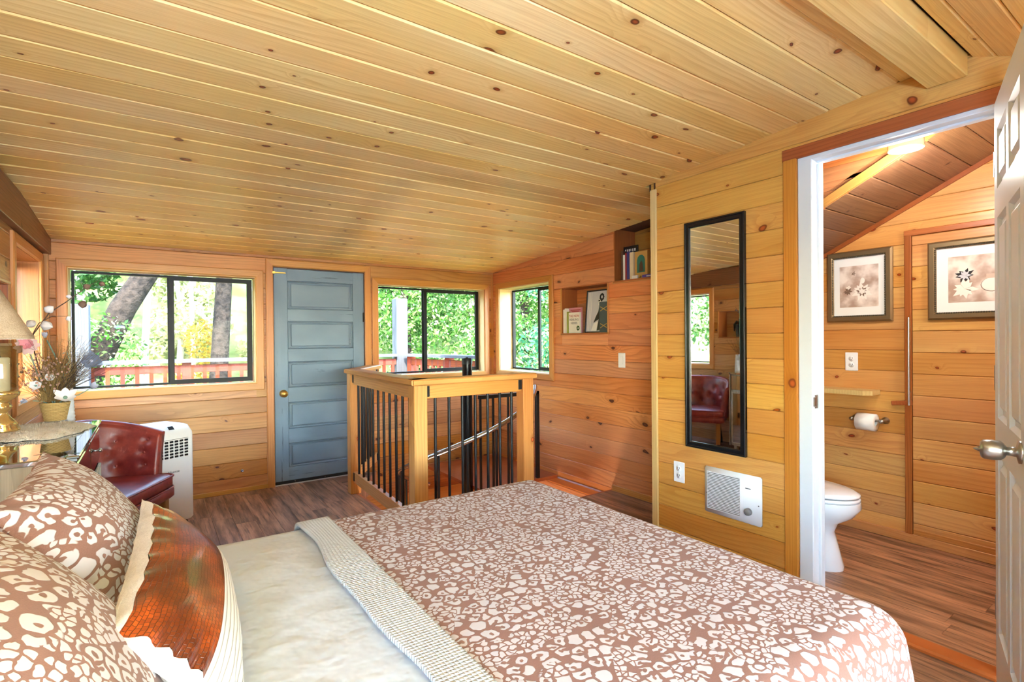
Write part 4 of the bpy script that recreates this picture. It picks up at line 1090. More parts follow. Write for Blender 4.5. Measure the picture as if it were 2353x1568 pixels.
def drape(x0, x1, top, drop, nx, ny, foot=True, lift=0., wr=0., seed=1, r=.075, far_drop=None, edge=None, cr=.10):
    """cloth over the mattress: flat from x0 to x1, falling over the foot (optional) and both sides"""
    far_drop = drop if far_drop is None else far_drop
    cx1 = x1 - r; y0, y1 = BY0 + r - lift, BY1 - r + lift
    S = (cx1 - x0) + ((r * pi / 2 + drop) if foot else (x1 - cx1))
    Tn, Tf = r * pi / 2 + drop, r * pi / 2 + far_drop
    rnd = random.Random(seed); ph = [rnd.uniform(0, 6.28) for _ in range(12)]
    V = []; UV = []
    for i in range(nx + 1):
        for j in range(ny + 1):
            s = x0 + S * i / nx; tt = -Tn + (y1 - y0 + Tn + Tf) * j / ny; t = y0 + tt
            ox = max(0, s - cx1) if foot else 0.; oy = (y0 - t) if t < y0 else ((t - y1) if t > y1 else 0.); sg = -1 if t < y0 else 1
            bx_, by_ = min(s, cx1) if foot else s, min(max(t, y0), y1)
            o = hypot(ox, oy)
            if o > 1e-9:
                dx, dy = ox / o, sg * oy / o
                if ox > 0 and oy > 0: o = max(ox, oy) + .35 * min(ox, oy)
                q = min(o / r, pi / 2); h = r * sin(q); dz = r * (1 - cos(q)) + max(0, o - r * pi / 2)
                fl = 1 + .0 * o
                fold = .014 * min(1, dz / .25) * (sin(11 * s + ph[0]) + sin(13 * t + ph[1]))
                px, py, pz = bx_ + dx * (h + fold + .20 * dz), by_ + dy * (h + fold + (.10 if sg > 0 else .20) * dz), top - dz
            else: px, py, pz = bx_, by_, top
            wv = wr * (sin(9 * px + 3 * py + ph[2]) * sin(5 * py - 2 * px + ph[3]) + .6 * sin(17 * px - 11 * py + ph[4]) * sin(4 * px + 7 * py + ph[5]))
            if edge: px += edge(py) * max(0., 1 - (s - x0) / .08)
            V.append((px, py, max(pz + wv + lift, .03))); UV.append((s, t))
    F = [(i * (ny + 1) + j, (i + 1) * (ny + 1) + j, (i + 1) * (ny + 1) + j + 1, i * (ny + 1) + j + 1) for i in range(nx) for j in range(ny)]
    return MB().add(V, F, UV, True)
def solid(o, t, off=1.):
    md = o.modifiers.new('thickness', 'SOLIDIFY'); md.thickness = t; md.offset = off; return o
q = drape(.50, BX1, BZ, .46, 130, 170, True, .0, .0022, 4).build('quilt', M['leopard_quilt']); solid(q, .012, -1)
tag(q, 'quilted dusty rose and white leopard print bedspread', 'bedspread')
sh = drape(BX0, .56, BZ - .010, .30, 90, 120, False, .0, .0022, 9).build('bed_sheet', M['sheet']); solid(sh, .006, -1)
tag(sh, 'smooth white sheet over the head half of the bed', 'sheet')
ed = lambda y: .009 * sin(7 * y + 1.) + .005 * sin(15 * y)
bl = drape(.435, .545, BZ + .012, .28, 14, 150, False, .004, .0012, 3, edge=ed).build('blanket', M['waffle']); solid(bl, .012, -1)
tag(bl, 'white waffle weave blanket edge folded across the bed', 'blanket')

# pillows
def pillow_pts(w, h, th, n=26, ear=.07, pw=2.4, puff=.9):
    def pt(u, v, side):
        x = w / 2 * u * (1 - ear * (1 - v * v)) ; y = h / 2 * v * (1 - ear * (1 - u * u))
        pr = max(0., (1 - abs(u) ** pw)) ** .55 * max(0., (1 - abs(v) ** pw)) ** .55
        return (x, y, side * th / 2 * pr)
    return pt
def pillow_mesh(mb, w, h, th, side, n=28, u0=-1, u1=1, v0=-1, v1=1, ear=.07, wr=.004, seed=1, sc=1., swap=False):
    pt = pillow_pts(w, h, th, ear=ear); rd = random.Random(seed); ph = [rd.uniform(0, 6) for _ in range(6)]
    V = []; UV = []
    for i in range(n + 1):
        for j in range(n + 1):
            u = sin((u0 + (u1 - u0) * i / n) * pi / 2) * .5 + (u0 + (u1 - u0) * i / n) * .5
            v = sin((v0 + (v1 - v0) * j / n) * pi / 2) * .5 + (v0 + (v1 - v0) * j / n) * .5
            x, y, z = pt(u, v, side)
            edge = (1 - u * u) * (1 - v * v)
            pk = .010 * (1 - edge) ** 4 * edge ** .15 * sin(26 * atan2(v, u) + ph[2])
            z += side * (wr * edge * (sin(9 * x / w + ph[0]) * sin(7 * y / h + ph[1])) + pk * (1 if edge > .01 else 0))
            V.append((x, y, z)); UV.append((h / 2 * v * sc, w / 2 * u * sc) if swap else (w / 2 * u * sc, h / 2 * v * sc))
    F = [(i * (n + 1) + j, (i + 1) * (n + 1) + j, (i + 1) * (n + 1) + j + 1, i * (n + 1) + j + 1) for i in range(n) for j in range(n)]
    if side < 0: F = [f[::-1] for f in F]
    mb.add(V, F, UV, True)
def pillow(name, label, w, h, th, mat, seed=1):
    r = thing(name, label, 'pillow')
    mb = MB(); pillow_mesh(mb, w, h, th, 1, 44, seed=seed); mb.build('front', M[mat], r)
    mb = MB(); pillow_mesh(mb, w, h, th, -1, 30, seed=seed + 1); mb.build('back', M[mat], r)
    return r
def place(r, c, xdir, ydir): r.matrix_basis = fmat(c, xdir, ydir)
LEAN = (-.58, 0, .815)
p1 = pillow('bed_pillow', 'plump leopard print pillow standing beside the dresser', .66, .44, .20, 'leopard_pillow', 3); place(p1, (-.128, 1.675, .785), (0, 1, 0), LEAN)
p2 = pillow('bed_pillow', 'plump leopard print pillow on the side of the bed away from the dresser', .66, .44, .20, 'leopard_pillow', 8); place(p2, (-.128, .975, .775), (0, 1, .0), LEAN)
p3 = thing('cushion', 'white corduroy cushion with a glossy brown crocodile leather panel', 'cushion')
CW, CH, CT = .74, .30, .17
def cpart(name, mat, u0, u1, v0, v1, n=26, side=1, swap=False):
    mb = MB(); pillow_mesh(mb, CW, CH, CT if side > 0 else .05, side, n, u0, u1, v0, v1, seed=5, swap=swap); mb.build(name, M[mat], p3)
cpart('croc_panel', 'croc_leather', -.90, .98, -.16, .86, 44)
cpart('corduroy_panel', 'corduroy', -1, 1, -1, -.16, 30, swap=True)
cpart('fleece_border', 'fleece', -1, 1, .86, 1, 20); cpart('fleece_border', 'fleece', -1, -.90, -.16, .86, 20); cpart('fleece_border', 'fleece', .98, 1, -.16, .86, 10)
cpart('back', 'fleece', -1, 1, -1, 1, 30, -1)
place(p3, (.050, 1.36, .722), (0.055, 1, .035), (-.61, .03, .79))

# ------------------------------------------------------------------ dresser
DZ = .875
dr = thing('dresser', 'mirrored dresser with a pale limed oak side panel', 'dresser', (-.41, 2.90, 0))
def dx(mb, name, mat): return mb.build(name, M[mat], dr, Matrix.Translation((.41, -2.90, 0)))
X0, X1, Y0, Y1 = -.605, -.217, 2.395, 3.40
mb = MB(); mb.cbox(X0, X1 - .012, Y0 + .012, Y1 - .012, .06, DZ - .02, .003); dx(mb, 'carcass', 'limed_oak')
for y_ in (Y0, Y1 - .012):
    ob = board('side_panel', dr, M['limed_oak'], (X0 + .41, y_ - 2.9, .06), (0, 0, 1), (1, 0, 0), DZ - .08, X1 - X0 - .010, .012, .001)
    ob.matrix_basis = fmat((X0 + .41, y_ + (.0 if y_ == Y0 else .012) - 2.9 + (.012 if y_ == Y0 else 0), .06), (0, 0, 1), (1, 0, 0)) if y_ != Y0 else fmat((X1 - .010 + .41, y_ + .012 - 2.9, .06), (0, 0, 1), (-1, 0, 0))
mb = MB(); mb.cbox(X0, X1 + .006, Y0 - .004, Y1 + .004, DZ - .02, DZ, .004); dx(mb, 'mirrored_top', 'mirror_top')
mb = MB(); mb.cbox(X1 - .03, X1 + .010, Y0 - .006, Y1 + .006, DZ - .008, DZ + .003, .003); dx(mb, 'bevelled_edge', 'mirror_top')
for i, (a, c) in enumerate(((Y0 + .02, 2.89), (2.91, Y1 - .02))):
    mb = MB(); mb.cbox(X1 - .012, X1 + .002, a, c, DZ - .19, DZ - .03, .004); f = dx(mb, 'drawer', 'mirror_top')
    mb = MB(); mb.lathe([(.004, 0), (.004, .010), (.010, .013), (.011, .018), (.006, .024), (0, .025)], 14); mb.build('knob', M['steel'], f, Matrix.Translation((X1 + .002, (a + c) / 2 , DZ - .11)) @ Matrix.Rotation(pi / 2, 4, 'Y'))
    mb = MB(); mb.cbox(X1 - .012, X1 + .002, a, c, .08, DZ - .21, .004); f = dx(mb, 'cabinet_door', 'mirror_top')
    mb = MB()
    for (q0, q1, r0, r1) in ((a, c, .08, .10), (a, c, DZ - .23, DZ - .21), (a, a + .02, .08, DZ - .21), (c - .02, c, .08, DZ - .21)): mb.cbox(X1 - .010, X1 + .008, q0, q1, r0, r1, .003)
    mb.build('door_frame', M['limed_oak'], f)
    yk = a + .05 if i == 0 else c - .05
    yk = a + .10 if i == 0 else a + .06
    mb = MB(); mb.lathe([(.004, 0), (.004, .010), (.010, .013), (.011, .018), (.006, .024), (0, .025)], 14); mb.build('knob', M['steel'], f, Matrix.Translation((X1 + .006, yk, DZ - .27)) @ Matrix.Rotation(pi / 2, 4, 'Y'))
for x_ in (X0 + .04, X1 - .05):
    for y_ in (Y0 + .05, Y1 - .05):
        mb = MB(); mb.cbox(x_ - .02, x_ + .02, y_ - .02, y_ + .02, 0, .065, .004); dx(mb, 'foot', 'limed_oak')

# sheepskin on the dresser
def furmat():
    rd = random.Random(6); NA, NR = 90, 12
    V = []; F = []
    cx, cy, ax, ay = -.412, 3.13, .175, .255
    for lvl in range(2):
        for i in range(NR + 1):
            for k in range(NA):
                a = 2 * pi * k / NA; rr = i / NR
                rag = 1 + .07 * sin(5 * a + 1) + .05 * sin(9 * a) + (.05 * rd.random() if i == NR else 0)
                x_ = cx + ax * rr * rag * cos(a); y_ = cy + ay * rr * rag * sin(a)
                z_ = DZ + .001 if lvl == 0 else DZ + .004 + .016 * (1 - rr ** 6) + .009 * rd.random() * (1 - rr ** 8)
                V.append((x_, y_, z_))
    n = (NR + 1) * NA
    for lvl in range(2):
        for i in range(NR):
            for k in range(NA):
                f = (lvl * n + i * NA + k, lvl * n + i * NA + (k + 1) % NA, lvl * n + (i + 1) * NA + (k + 1) % NA, lvl * n + (i + 1) * NA + k)
                F.append(f if lvl == 0 else f[::-1])
    for k in range(NA): F.append((NR * NA + k, NR * NA + (k + 1) % NA, n + NR * NA + (k + 1) % NA, n + NR * NA + k))
    mb = MB().add(V, F, smooth=True)
    # tufts of wool on the pelt
    for _ in range(5200):
        a = rd.uniform(0, 2 * pi); rr = sqrt(rd.random()); rag = 1 + .07 * sin(5 * a + 1) + .05 * sin(9 * a)
        x_, y_ = cx + ax * rr * rag * cos(a), cy + ay * rr * rag * sin(a); z_ = DZ + .004 + .018 * (1 - rr ** 6)
        d = Vector((cos(a) * rr + rd.uniform(-.6, .6), sin(a) * rr + rd.uniform(-.6, .6), rd.uniform(.1, .6))).normalized() * rd.uniform(.008, .018)
        s_ = Vector((-d.y, d.x, 0)).normalized() * .0022
        p = Vector((x_, y_, z_ - .002)); mb.add([p - s_, p + s_, p + d], [(0, 1, 2)])
    return mb
fu = furmat().build('sheepskin', M['fur']); tag(fu, 'cream sheepskin lying on the mirrored dresser top', 'fur')

# hurricane candle holder
hc = thing('candle_holder', 'clear glass hurricane on a ribbed gold glass foot holding a white pillar candle', 'candle holder', (-.525, 3.07, DZ + .026))
mb = MB(); mb.lathe([(.060, 0), (.062, .008), (.052, .024), (.056, .030), (.044, .044), (.034, .056), (.024, .072), (.022, .082), (.034, .092), (.038, .106), (.030, .118), (.028, .126), (.046, .138), (.06, .150), (.064, .164), (.060, .172), (.0, .172)], 26); mb.build('ribbed_foot', M['amber_glass'], hc)
mb = MB(); mb.lathe([(.056, .170), (.070, .19), (.076, .215), (.076, .24), (.072, .28), (.0715, .365), (.069, .365), (.0695, .28), (.073, .24), (.073, .215), (.067, .192), (.054, .174)], 28, cap=False); mb.build('glass_chimney', M['hurricane_glass'], hc)
cd = thing('candle', 'white pillar candle inside the glass hurricane', 'candle', (-.525, 3.07, DZ + .026 + .173))
mb = MB(); mb.lathe([(.030, 0), (.031, .004), (.031, .138), (.027, .143), (.0, .140)], 22); mb.build('wax', M['candle_wax'], cd)
mb = MB(); mb.tube([(0, 0, .138), (.001, 0, .15)], .0012, 5); mb.build('wick', M['black_metal'], cd)

# table lamp
lp = thing('table_lamp', 'table lamp with a flared beige linen shade on the dresser', 'lamp', (-.463, 2.462, DZ))
mb = MB(); mb.lathe([(.055, 0), (.055, .012), (.022, .03), (.016, .06), (.028, .12), (.034, .18), (.024, .26), (.012, .31), (.010, .46)], 20); mb.build('base', M['brass'], lp)
mb = MB(); mb.lathe([(.128, .420), (.130, .424), (.046, .585), (.044, .585), (.126, .421)], 36, cap=False); sd = mb.build('lamp_shade', M['lampshade'], lp)
mb = MB(); mb.lathe([(.1285, .417), (.131, .417), (.1285, .431), (.126, .431)], 36, cap=False); mb.build('shade_band', M['lampshade'], sd)
mb = MB(); mb.lathe([(.006, .46), (.02, .475), (.028, .50), (.022, .53), (.0, .54)], 14); mb.build('bulb', M['white_plastic'], lp)

# ------------------------------------------------------------------ flower arrangement
FY = 3.30
fa = thing('flower_arrangement', 'artificial magnolias, pods and dried grasses in a woven straw basket', 'flowers', (-.375, FY, .905))
FO = Vector((-.375, FY, .905))
def FB(mb, name, mat, par=fa): return mb.build(name, M[mat], par, Matrix.Translation(-FO) if par is fa else None)
mb = MB(); n = 30; prof = [(.037 + .017 * i / 14, .088 * i / 14) for i in range(15)]
mb.lathe(prof + [(.050, .086), (.030, .01), (0, .01)], n, tuple(FO)); bsk = FB(mb, 'basket', 'basket_dark')
for i in range(1, 15):
    mb = MB(); r_, z_ = prof[i][0], prof[i][1] - .003
    pts = []
    for k in range(61):
        a = 2 * pi * k / 60; q_ = .0018 * (1 if (k // 2 + i) % 2 else -1)
        pts.append((FO.x + (r_ + q_) * cos(a), FO.y + (r_ + q_) * sin(a), FO.z + z_))
    mb.tube(pts, .0026, 5, cap=False); mb.build('weave', M['basket_straw'], bsk)
def P3(x, z, dy=0.): return Vector((x, FY + dy, z))
def stem(pts, r, mat, name='stem'):
    mb = MB(); mb.tube(pts, r, 6); return FB(mb, name, mat)
base = P3(-.375, .97)
stem([base, P3(-.43, 1.15), P3(-.46, 1.30), P3(-.393, 1.419), P3(-.32, 1.484), P3(-.251, 1.551), P3(-.215, 1.578), P3(-.178, 1.607)], [.003, .003, .0028, .0026, .0024, .002, .0015, .001], 'twig', 'branch')
stem([P3(-.46, 1.30), P3(-.43, 1.37), P3(-.382, 1.405), P3(-.326, 1.406)], [.002, .002, .0018, .001], 'twig', 'branch')
stem([base, P3(-.338, 1.01), P3(-.335, 1.06), P3(-.345, 1.13), P3(-.375, 1.22), P3(-.402, 1.29)], .0035, 'stem_green')
stem([P3(-.345, 1.12), P3(-.30, 1.15), P3(-.25, 1.17)], .002, 'stem_green'); stem([P3(-.338, 1.02), P3(-.29, 1.02), P3(-.25, 1.045)], .0025, 'stem_green'); stem([base, P3(-.42, 1.0), P3(-.455, 1.005)], .0022, 'stem_green')
stem([P3(-.345, 1.15), P3(-.32, 1.19), P3(-.33, 1.235), P3(-.345, 1.225)], .0018, 'stem_green'); stem([base, P3(-.40, 1.05), P3(-.436, 1.07)], .0025, 'stem_green'); stem([base, P3(-.385, 1.09)], .0025, 'stem_green')
stem([base, P3(-.43, 1.12, -.03), P3(-.462, 1.25, -.04)], .003, 'stem_green')
def petal(c, d, L, w, cup, mat_mb, up=None):
    """a curved pointed petal from c along d"""
    d = Vector(d).normalized(); up = Vector(up) if up else Vector((0, -1, .2)); s = d.cross(up).normalized(); nrm = s.cross(d).normalized()
    prof = [(0, .25), (.3, .85), (.6, 1.), (.85, .6), (1., .05)]
    V = []
    for t, ww in prof:
        off = nrm * (cup * L * t * t)
        for sg in (-1, 0, 1): V.append(Vector(c) + d * (L * t) + s * (sg * w * ww) + off + nrm * (.25 * w * ww * abs(sg)))
    mat_mb.add(V, [(i * 3 + k, i * 3 + k + 1, (i + 1) * 3 + k + 1, (i + 1) * 3 + k) for i in range(4) for k in range(2)], smooth=True)
def pod(x, z, r, mat, ang, dy=0.):
    mb = MB(); rd_ = random.Random(int(x * 1000)); n = 20
    rings = []
    for i in range(9):
        t = i / 8; rr = r * sin(pi * min(.98, t + .02)) ** .8 * (1 - .25 * t)
        rings.append([(rr * cos(2 * pi * k / n) * (1 + .10 * cos(5 * 2 * pi * k / n)), rr * sin(2 * pi * k / n) * (1 + .10 * cos(5 * 2 * pi * k / n)), (t - .5) * 2.2 * r) for k in range(n)])
    mb.loft(rings); mb.xf(Matrix.Translation(P3(x, z, dy)) @ Matrix.Rotation(ang, 4, 'Y') @ Matrix.Rotation(.5, 4, 'X')); FB(mb, 'seed_pod', mat)
for i, (x, z, r) in enumerate(((-.392, 1.438, .021), (-.402, 1.359, .025), (-.321, 1.393, .013), (-.458, 1.367, .020), (-.320, 1.501, .011))): pod(x, z, r, 'petal_white', .9 + i)
for i, (x, z, r) in enumerate(((-.251, 1.553, .016), (-.192, 1.569, .014), (-.268, 1.464, .019))): pod(x, z, r, 'pod_brown', 1.2 + i)
def flower(x, z, L, w, n, mat, tilt, cup=.25, dy=-.02, face=(0, -1, .3), name='flower', two=None):
    c = P3(x, z, dy); fc = Vector(face).normalized(); a_ = fc.cross(Vector((0, 0, 1))).normalized(); b_ = fc.cross(a_)
    mb = MB()
    for k in range(n):
        q_ = 2 * pi * k / n + tilt; petal(c, a_ * cos(q_) + b_ * sin(q_) + fc * cup, L * (1 + .12 * sin(3 * k)), w, .18, mb, fc)
    o = FB(mb, name, mat)
    m2 = MB(); m2.ball(c + fc * .006, L * .16, 8, 6); m2.build('flower_centre', M[two or 'stem_green'], o)
    return o
flower(-.462, 1.262, .052, .013, 11, 'petal_blush', .3, .25, -.06, name='pink_dahlia', two='petal_pink')
flower(-.462, 1.268, .036, .010, 9, 'petal_pink', .8, .6, -.075, name='pink_dahlia', two='petal_pink')
flower(-.236, 1.185, .046, .017, 7, 'petal_blue', .2, .3, -.02, two='petal_lavender')
flower(-.333, 1.012, .055, .017, 6, 'petal_white', .5, .45, -.05, (.1, -.7, .7))
flower(-.389, 1.103, .030, .014, 6, 'petal_white', .1, .9, -.04, (.1, -.8, .6)); flower(-.436, 1.077, .030, .013, 6, 'petal_white', .4, .6, -.05)
flower(-.405, 1.301, .030, .010, 5, 'petal_lavender', .3, 1.6, -.02, (-.1, -.2, 1)); flower(-.239, 1.050, .036, .012, 5, 'petal_lavender', .3, 1.3, -.02, (.6, -.3, .7)); flower(-.467, 1.005, .026, .009, 5, 'petal_lavender', .1, 1.2, -.04, (-.8, -.5, .3))
rd = random.Random(21)
def spray(name, mat, c, n, L, spread, r=.0007, lean=(0, 0, 1)):
    mb = MB()
    for _ in range(n):
        d = (Vector(lean) + Vector((rd.gauss(0, spread), rd.gauss(0, spread) * .6, rd.gauss(0, spread) * .5))).normalized()
        p0 = P3(*c) + Vector((rd.gauss(0, .012), rd.gauss(0, .012), 0)); l_ = L * rd.uniform(.5, 1.1); mid = p0 + d * l_ * .5 + Vector((rd.gauss(0, .012), rd.gauss(0, .012), 0)); end = p0 + d * l_ + Vector((rd.gauss(0, .02), rd.gauss(0, .015), -.01))
        mb.tube([p0, mid, end], [r * 1.4, r, r * .5], 3, cap=False)
        for q_ in range(3):
            e2 = mid.lerp(end, rd.random()); mb.tube([e2, e2 + Vector((rd.gauss(0, .015), rd.gauss(0, .012), rd.uniform(.0, .02)))], r * .6, 3, cap=False)
    return tag(FB(mb, name, mat), kind='stuff')
spray('dried_grass', 'dry_grass', (-.375, 1.0), 170, .32, .30, .0008, (.12, 0, 1)); spray('dried_grass', 'twig', (-.375, 1.02), 80, .30, .35, .0010, (.45, 0, .8)); spray('dried_grass', 'dry_grass', (-.40, 1.0), 110, .20, .3, .0009, (-.15, -.1, .9))
mb = MB()
for _ in range(150):
    p = P3(-.41 + rd.gauss(0, .035), 1.13 + rd.gauss(0, .035), rd.gauss(-.03, .02)); mb.ball(p, rd.uniform(.003, .006), 6, 4)
tag(FB(mb, 'dried_blossom', 'dried_pink'), kind='stuff')
mb = MB(); vs = thing('vase', 'white ribbed ceramic vase behind the straw basket', 'vase', (-.338, 3.375, DZ))
pr = []
for i in range(40): t = i / 39; pr.append((.030 - .010 * t ** 1.5 + .0016 * sin(i * 1.9), .20 * t))
mb.lathe(pr, 24); mb.build('body', M['vase_white'], vs)

# bronze horse in the left niche (seen in the mirror)
hs = thing('horse_statue', 'dark bronze horse statuette in the niche of the left wall', 'statue', WL.p(3.50, N3[2], -.07))
mb = MB(); mb.rbox(-.045, .045, -.11, .10, .125, .205, .035, 3); mb.build('body', M['bronze_statue'], hs)
mb = MB(); mb.tube([(0, -.09, .18), (0, -.13, .235), (0, -.15, .265)], [.038, .028, .02], 10); mb.tube([(0, -.14, .27), (0, -.185, .235)], [.022, .014], 8); mb.build('head', M['bronze_statue'], hs)
for x_, y_ in ((-.025, -.085), (.025, -.085), (-.025, .075), (.025, .075)):
    mb = MB(); mb.tube([(x_, y_, .15), (x_, y_ + .008, .075), (x_, y_, .0)], [.022, .013, .014], 8); mb.build('leg', M['bronze_statue'], hs)
mb = MB(); mb.tube([(0, .09, .19), (0, .125, .15), (0, .13, .07)], [.014, .016, .006], 8); mb.build('tail', M['bronze_statue'], hs)

# ------------------------------------------------------------------ oxblood chair
fdir = Vector((.885, -.465, 0)); ang = atan2(fdir.y, fdir.x)
ch = thing('tufted_chair', 'oxblood leather tub chair with a button-tufted back beside the window', 'chair', (-.225, 3.80, 0), ang)
# local: +x front, +y left(viewer far side)
SW, SD, SZ = .58, .50, .455
def seat_outline(gr, n=8):
    pts = []
    x0, x1, y0, y1 = -SD / 2 - gr, SD / 2 + gr, -SW / 2 - gr, SW / 2 + gr; r = .06
    for cx, cy, a0 in ((x1 - r, y1 - r, 0), (x0 + .16, y1 - .16, pi / 2), (x0 + .16, y0 + .16, pi), (x1 - r, y0 + r, 1.5 * pi)):
        rr = r if cx > 0 else .16
        for k in range(n): a = a0 + pi / 2 * k / (n - 1); pts.append((cx + rr * cos(a), cy + rr * sin(a)))
    return pts
def cushion(z0, z1, gr, crown=0.):
    mb = MB(); rings = []
    for z, g in ((z0, gr - .012), (z0 + .012, gr), (z1 - .012, gr), (z1, gr - .012)): rings.append([(x, y, z) for x, y in seat_outline(g)])
    if crown:
        for s_ in (.85, .6, .3, .05): rings.append([(x * s_, y * s_, z1 + crown * (1 - s_ ** 2)) for x, y in seat_outline(gr - .012)])
    mb.loft(rings); return mb
cushion(SZ - .09, SZ - .015, .0, .022).build('seat_cushion', M['oxblood_leather'], ch)
cushion(SZ - .155, SZ - .09, .006).build('seat_rail', M['oxblood_leather'], ch)
for z in (SZ - .02, SZ - .09):
    pts = [(x, y, z) for x, y in seat_outline(.003)]; mb = MB(); mb.tube(pts + [pts[0]], .0055, 6, cap=False); mb.build('piping', M['oxblood_leather'], ch)
# wrap-around back: from arm front (+y) around the rear to arm front (-y)
def back_path(t):
    # t 0..1 ; returns (x,y) on the centre line
    a = (t - .5) * 2
    th = a * radians(118)
    return (.02 - .275 * cos(th) , .285 * sin(th) if abs(th) < pi / 2 else (1 if th > 0 else -1) * (.285 + .0 * abs(th)))
NB, NV = 64, 18
but = []
for row, (zz_, cnt) in enumerate(((.20, 7), (.125, 6), (.05, 7))):
    for k in range(cnt): but.append(((k + .5 + (.0 if cnt == 7 else 0)) / cnt, zz_))
def back_h(t):
    e = abs(t - .5) * 2
    return .345 - .10 * max(0, (e - .35) / .65) ** 1.2
mb = MB(); V = []; UVb = []
def bpnt(t, v, side):
    x, y = back_path(t); x2, y2 = back_path(min(1, t + .01)); x1, y1 = back_path(max(0, t - .01)); tx, ty = x2 - x1, y2 - y1; l_ = hypot(tx, ty); nx, ny = ty / l_, -tx / l_
    if nx * (0.05 - x) + ny * (0 - y) < 0: nx, ny = -nx, -ny
    h = back_h(t); z = SZ - .10 + (h + .085) * v
    th = .038 * (1 - .35 * v); 
    flare = -.05 * v * v
    dep = 0
    if side > 0:
        for (bt, bz) in but:
            dd = hypot((t - bt) * .95, (z - SZ - bz)); dep += .026 * exp(-(dd / .022) ** 2)
        dep -= .006
    off = (th - dep) * side + flare
    return Vector((x + nx * off, y + ny * off, z))
for side in (1, -1):
    for i in range(NB + 1):
        for j in range(NV + 1): V.append(bpnt(i / NB, j / NV, side))
F = []; n1 = (NB + 1) * (NV + 1)
for side in (0, 1):
    for i in range(NB):
        for j in range(NV):
            f = (side * n1 + i * (NV + 1) + j, side * n1 + (i + 1) * (NV + 1) + j, side * n1 + (i + 1) * (NV + 1) + j + 1, side * n1 + i * (NV + 1) + j + 1); F.append(f if side == 0 else f[::-1])
for i in range(NB):
    F.append((i * (NV + 1) + NV, (i + 1) * (NV + 1) + NV, n1 + (i + 1) * (NV + 1) + NV, n1 + i * (NV + 1) + NV)); F.append((i * (NV + 1), n1 + i * (NV + 1), n1 + (i + 1) * (NV + 1), (i + 1) * (NV + 1)))
for j in range(NV):
    F.append((j, j + 1, n1 + j + 1, n1 + j)); F.append((NB * (NV + 1) + j, n1 + NB * (NV + 1) + j, n1 + NB * (NV + 1) + j + 1, NB * (NV + 1) + j + 1))
mb.add(V, F, smooth=True); bk = mb.build('tufted_back', M['oxblood_leather'], ch)
mb = MB(); mb.tube([(bpnt(i / NB, 1, 1) + bpnt(i / NB, 1, -1)) / 2 + Vector((0, 0, -.006)) for i in range(NB + 1)], .026, 8); mb.build('top_roll', M['oxblood_leather'], ch)
for (bt, bz) in but:
    v = (bz + .10) / (back_h(bt) + .085); p = bpnt(bt, v, 1); mb = MB(); mb.ball(p, .0105, 10, 7); mb.build('button', M['oxblood_leather'], bk)
for y_ in (-1, 1):
    mb = MB(); mb.cbox(0, SZ - .20, -.024, .024, -.024, .024, .004); lg = mb.build('leg', M['oak_leg'], ch, fmat((SD / 2 - .05, y_ * (SW / 2 - .06), .055), (0, 0, 1), (1, 0, 0)))
    mb = MB(); mb.tube([(-.055 + .026, -.012, 0), (-.055 + .026, .012, 0)], .026, 14); mb.tube([(-.03, 0, 0), (0.0, 0, 0)], .008, 8); mb.build('caster', M['rubber_black'], lg)
    mb = MB(); mb.tube([(-SD / 2 + .10, y_ * (SW / 2 - .10), SZ - .15), (-SD / 2 + .02, y_ * (SW / 2 - .07), .05)], [.022, .015], 10); lg = mb.build('leg', M['black_metal'], ch)
    mb = MB(); mb.tube([(-SD / 2 + .02, y_ * (SW / 2 - .07) - .012, .026), (-SD / 2 + .02, y_ * (SW / 2 - .07) + .012, .026)], .026, 14); mb.build('caster', M['rubber_black'], lg)

# ------------------------------------------------------------------ portable air conditioner
aw, ad, ah = .285, .34, .70
ac = thing('portable_air_conditioner', 'white portable air conditioner with a front grille beside the red chair', 'air conditioner', (.125, 4.198, 0), atan2(.475, .88))
# local x along front, front face at y=0 facing -y, body goes to +y
mb = MB()
def acr(z, fy, s=0.):
    r = .03; pts = []
    for cx, cy, a0 in ((aw / 2 - r - s, ad - r - s, 0), (-aw / 2 + r + s, ad - r - s, pi / 2), (-aw / 2 + r + s, fy + r + s, pi), (aw / 2 - r - s, fy + r + s, 1.5 * pi)):
        for k in range(5): a = a0 + pi / 2 * k / 4; pts.append((cx + r * cos(a), cy + r * sin(a), z))
    return pts
mb.loft([acr(.045, 0, .01), acr(.06, 0), acr(ah - .07, 0), acr(ah - .05, .006), acr(ah - .008, .055), acr(ah, .07, .01)]); mb.build('housing', M['ac_white'], ac)
mb = MB(); mb.rbox(-.098, .100, -.0035, .003, ah - .215, ah - .085, .004, 2); mb.build('grille_recess', M['slot_dark'], ac)
mb = MB()
for k in range(7): z = ah - .213 + k * .0205; mb.box(-.10, .102, -.008, -.001, z - .0032, z + .0032)
for k in range(7): x = -.098 + k * .0328; mb.box(x - .0035, x + .0035, -.007, -.001, ah - .215, ah - .087)
mb.build('grille', M['ac_white'], ac)
text('brand_lettering', 'Hisense', .024, M['grey_text'], ac, Matrix.Translation((.0, -.0012, ah - .305)) @ Matrix.Rotation(pi / 2, 4, 'X'))
mb = MB(); mb.box(-.012, .022, -.0, .03, -.001, .001); mb.build('display', M['slot_dark'], ac, Matrix.Translation((0, .025, ah - .022)) @ Matrix.Rotation(radians(41), 4, 'X'))
mb = MB()
for k in range(3): mb.box(-aw / 2 - .001, -aw / 2 + .002, .10 + k * .02, .112 + k * .02, ah - .075, ah - .067)
mb.build('side_vent', M['slot_dark'], ac)
for x_ in (-.10, .10):
    for y_ in (.05, ad - .05):
        mb = MB(); mb.tube([(x_ - .009, y_, .021), (x_ + .009, y_, .021)], .020, 12); mb.tube([(x_, y_, .02), (x_, y_, .05)], .008, 8); mb.build('caster', M['rubber_black'], ac)
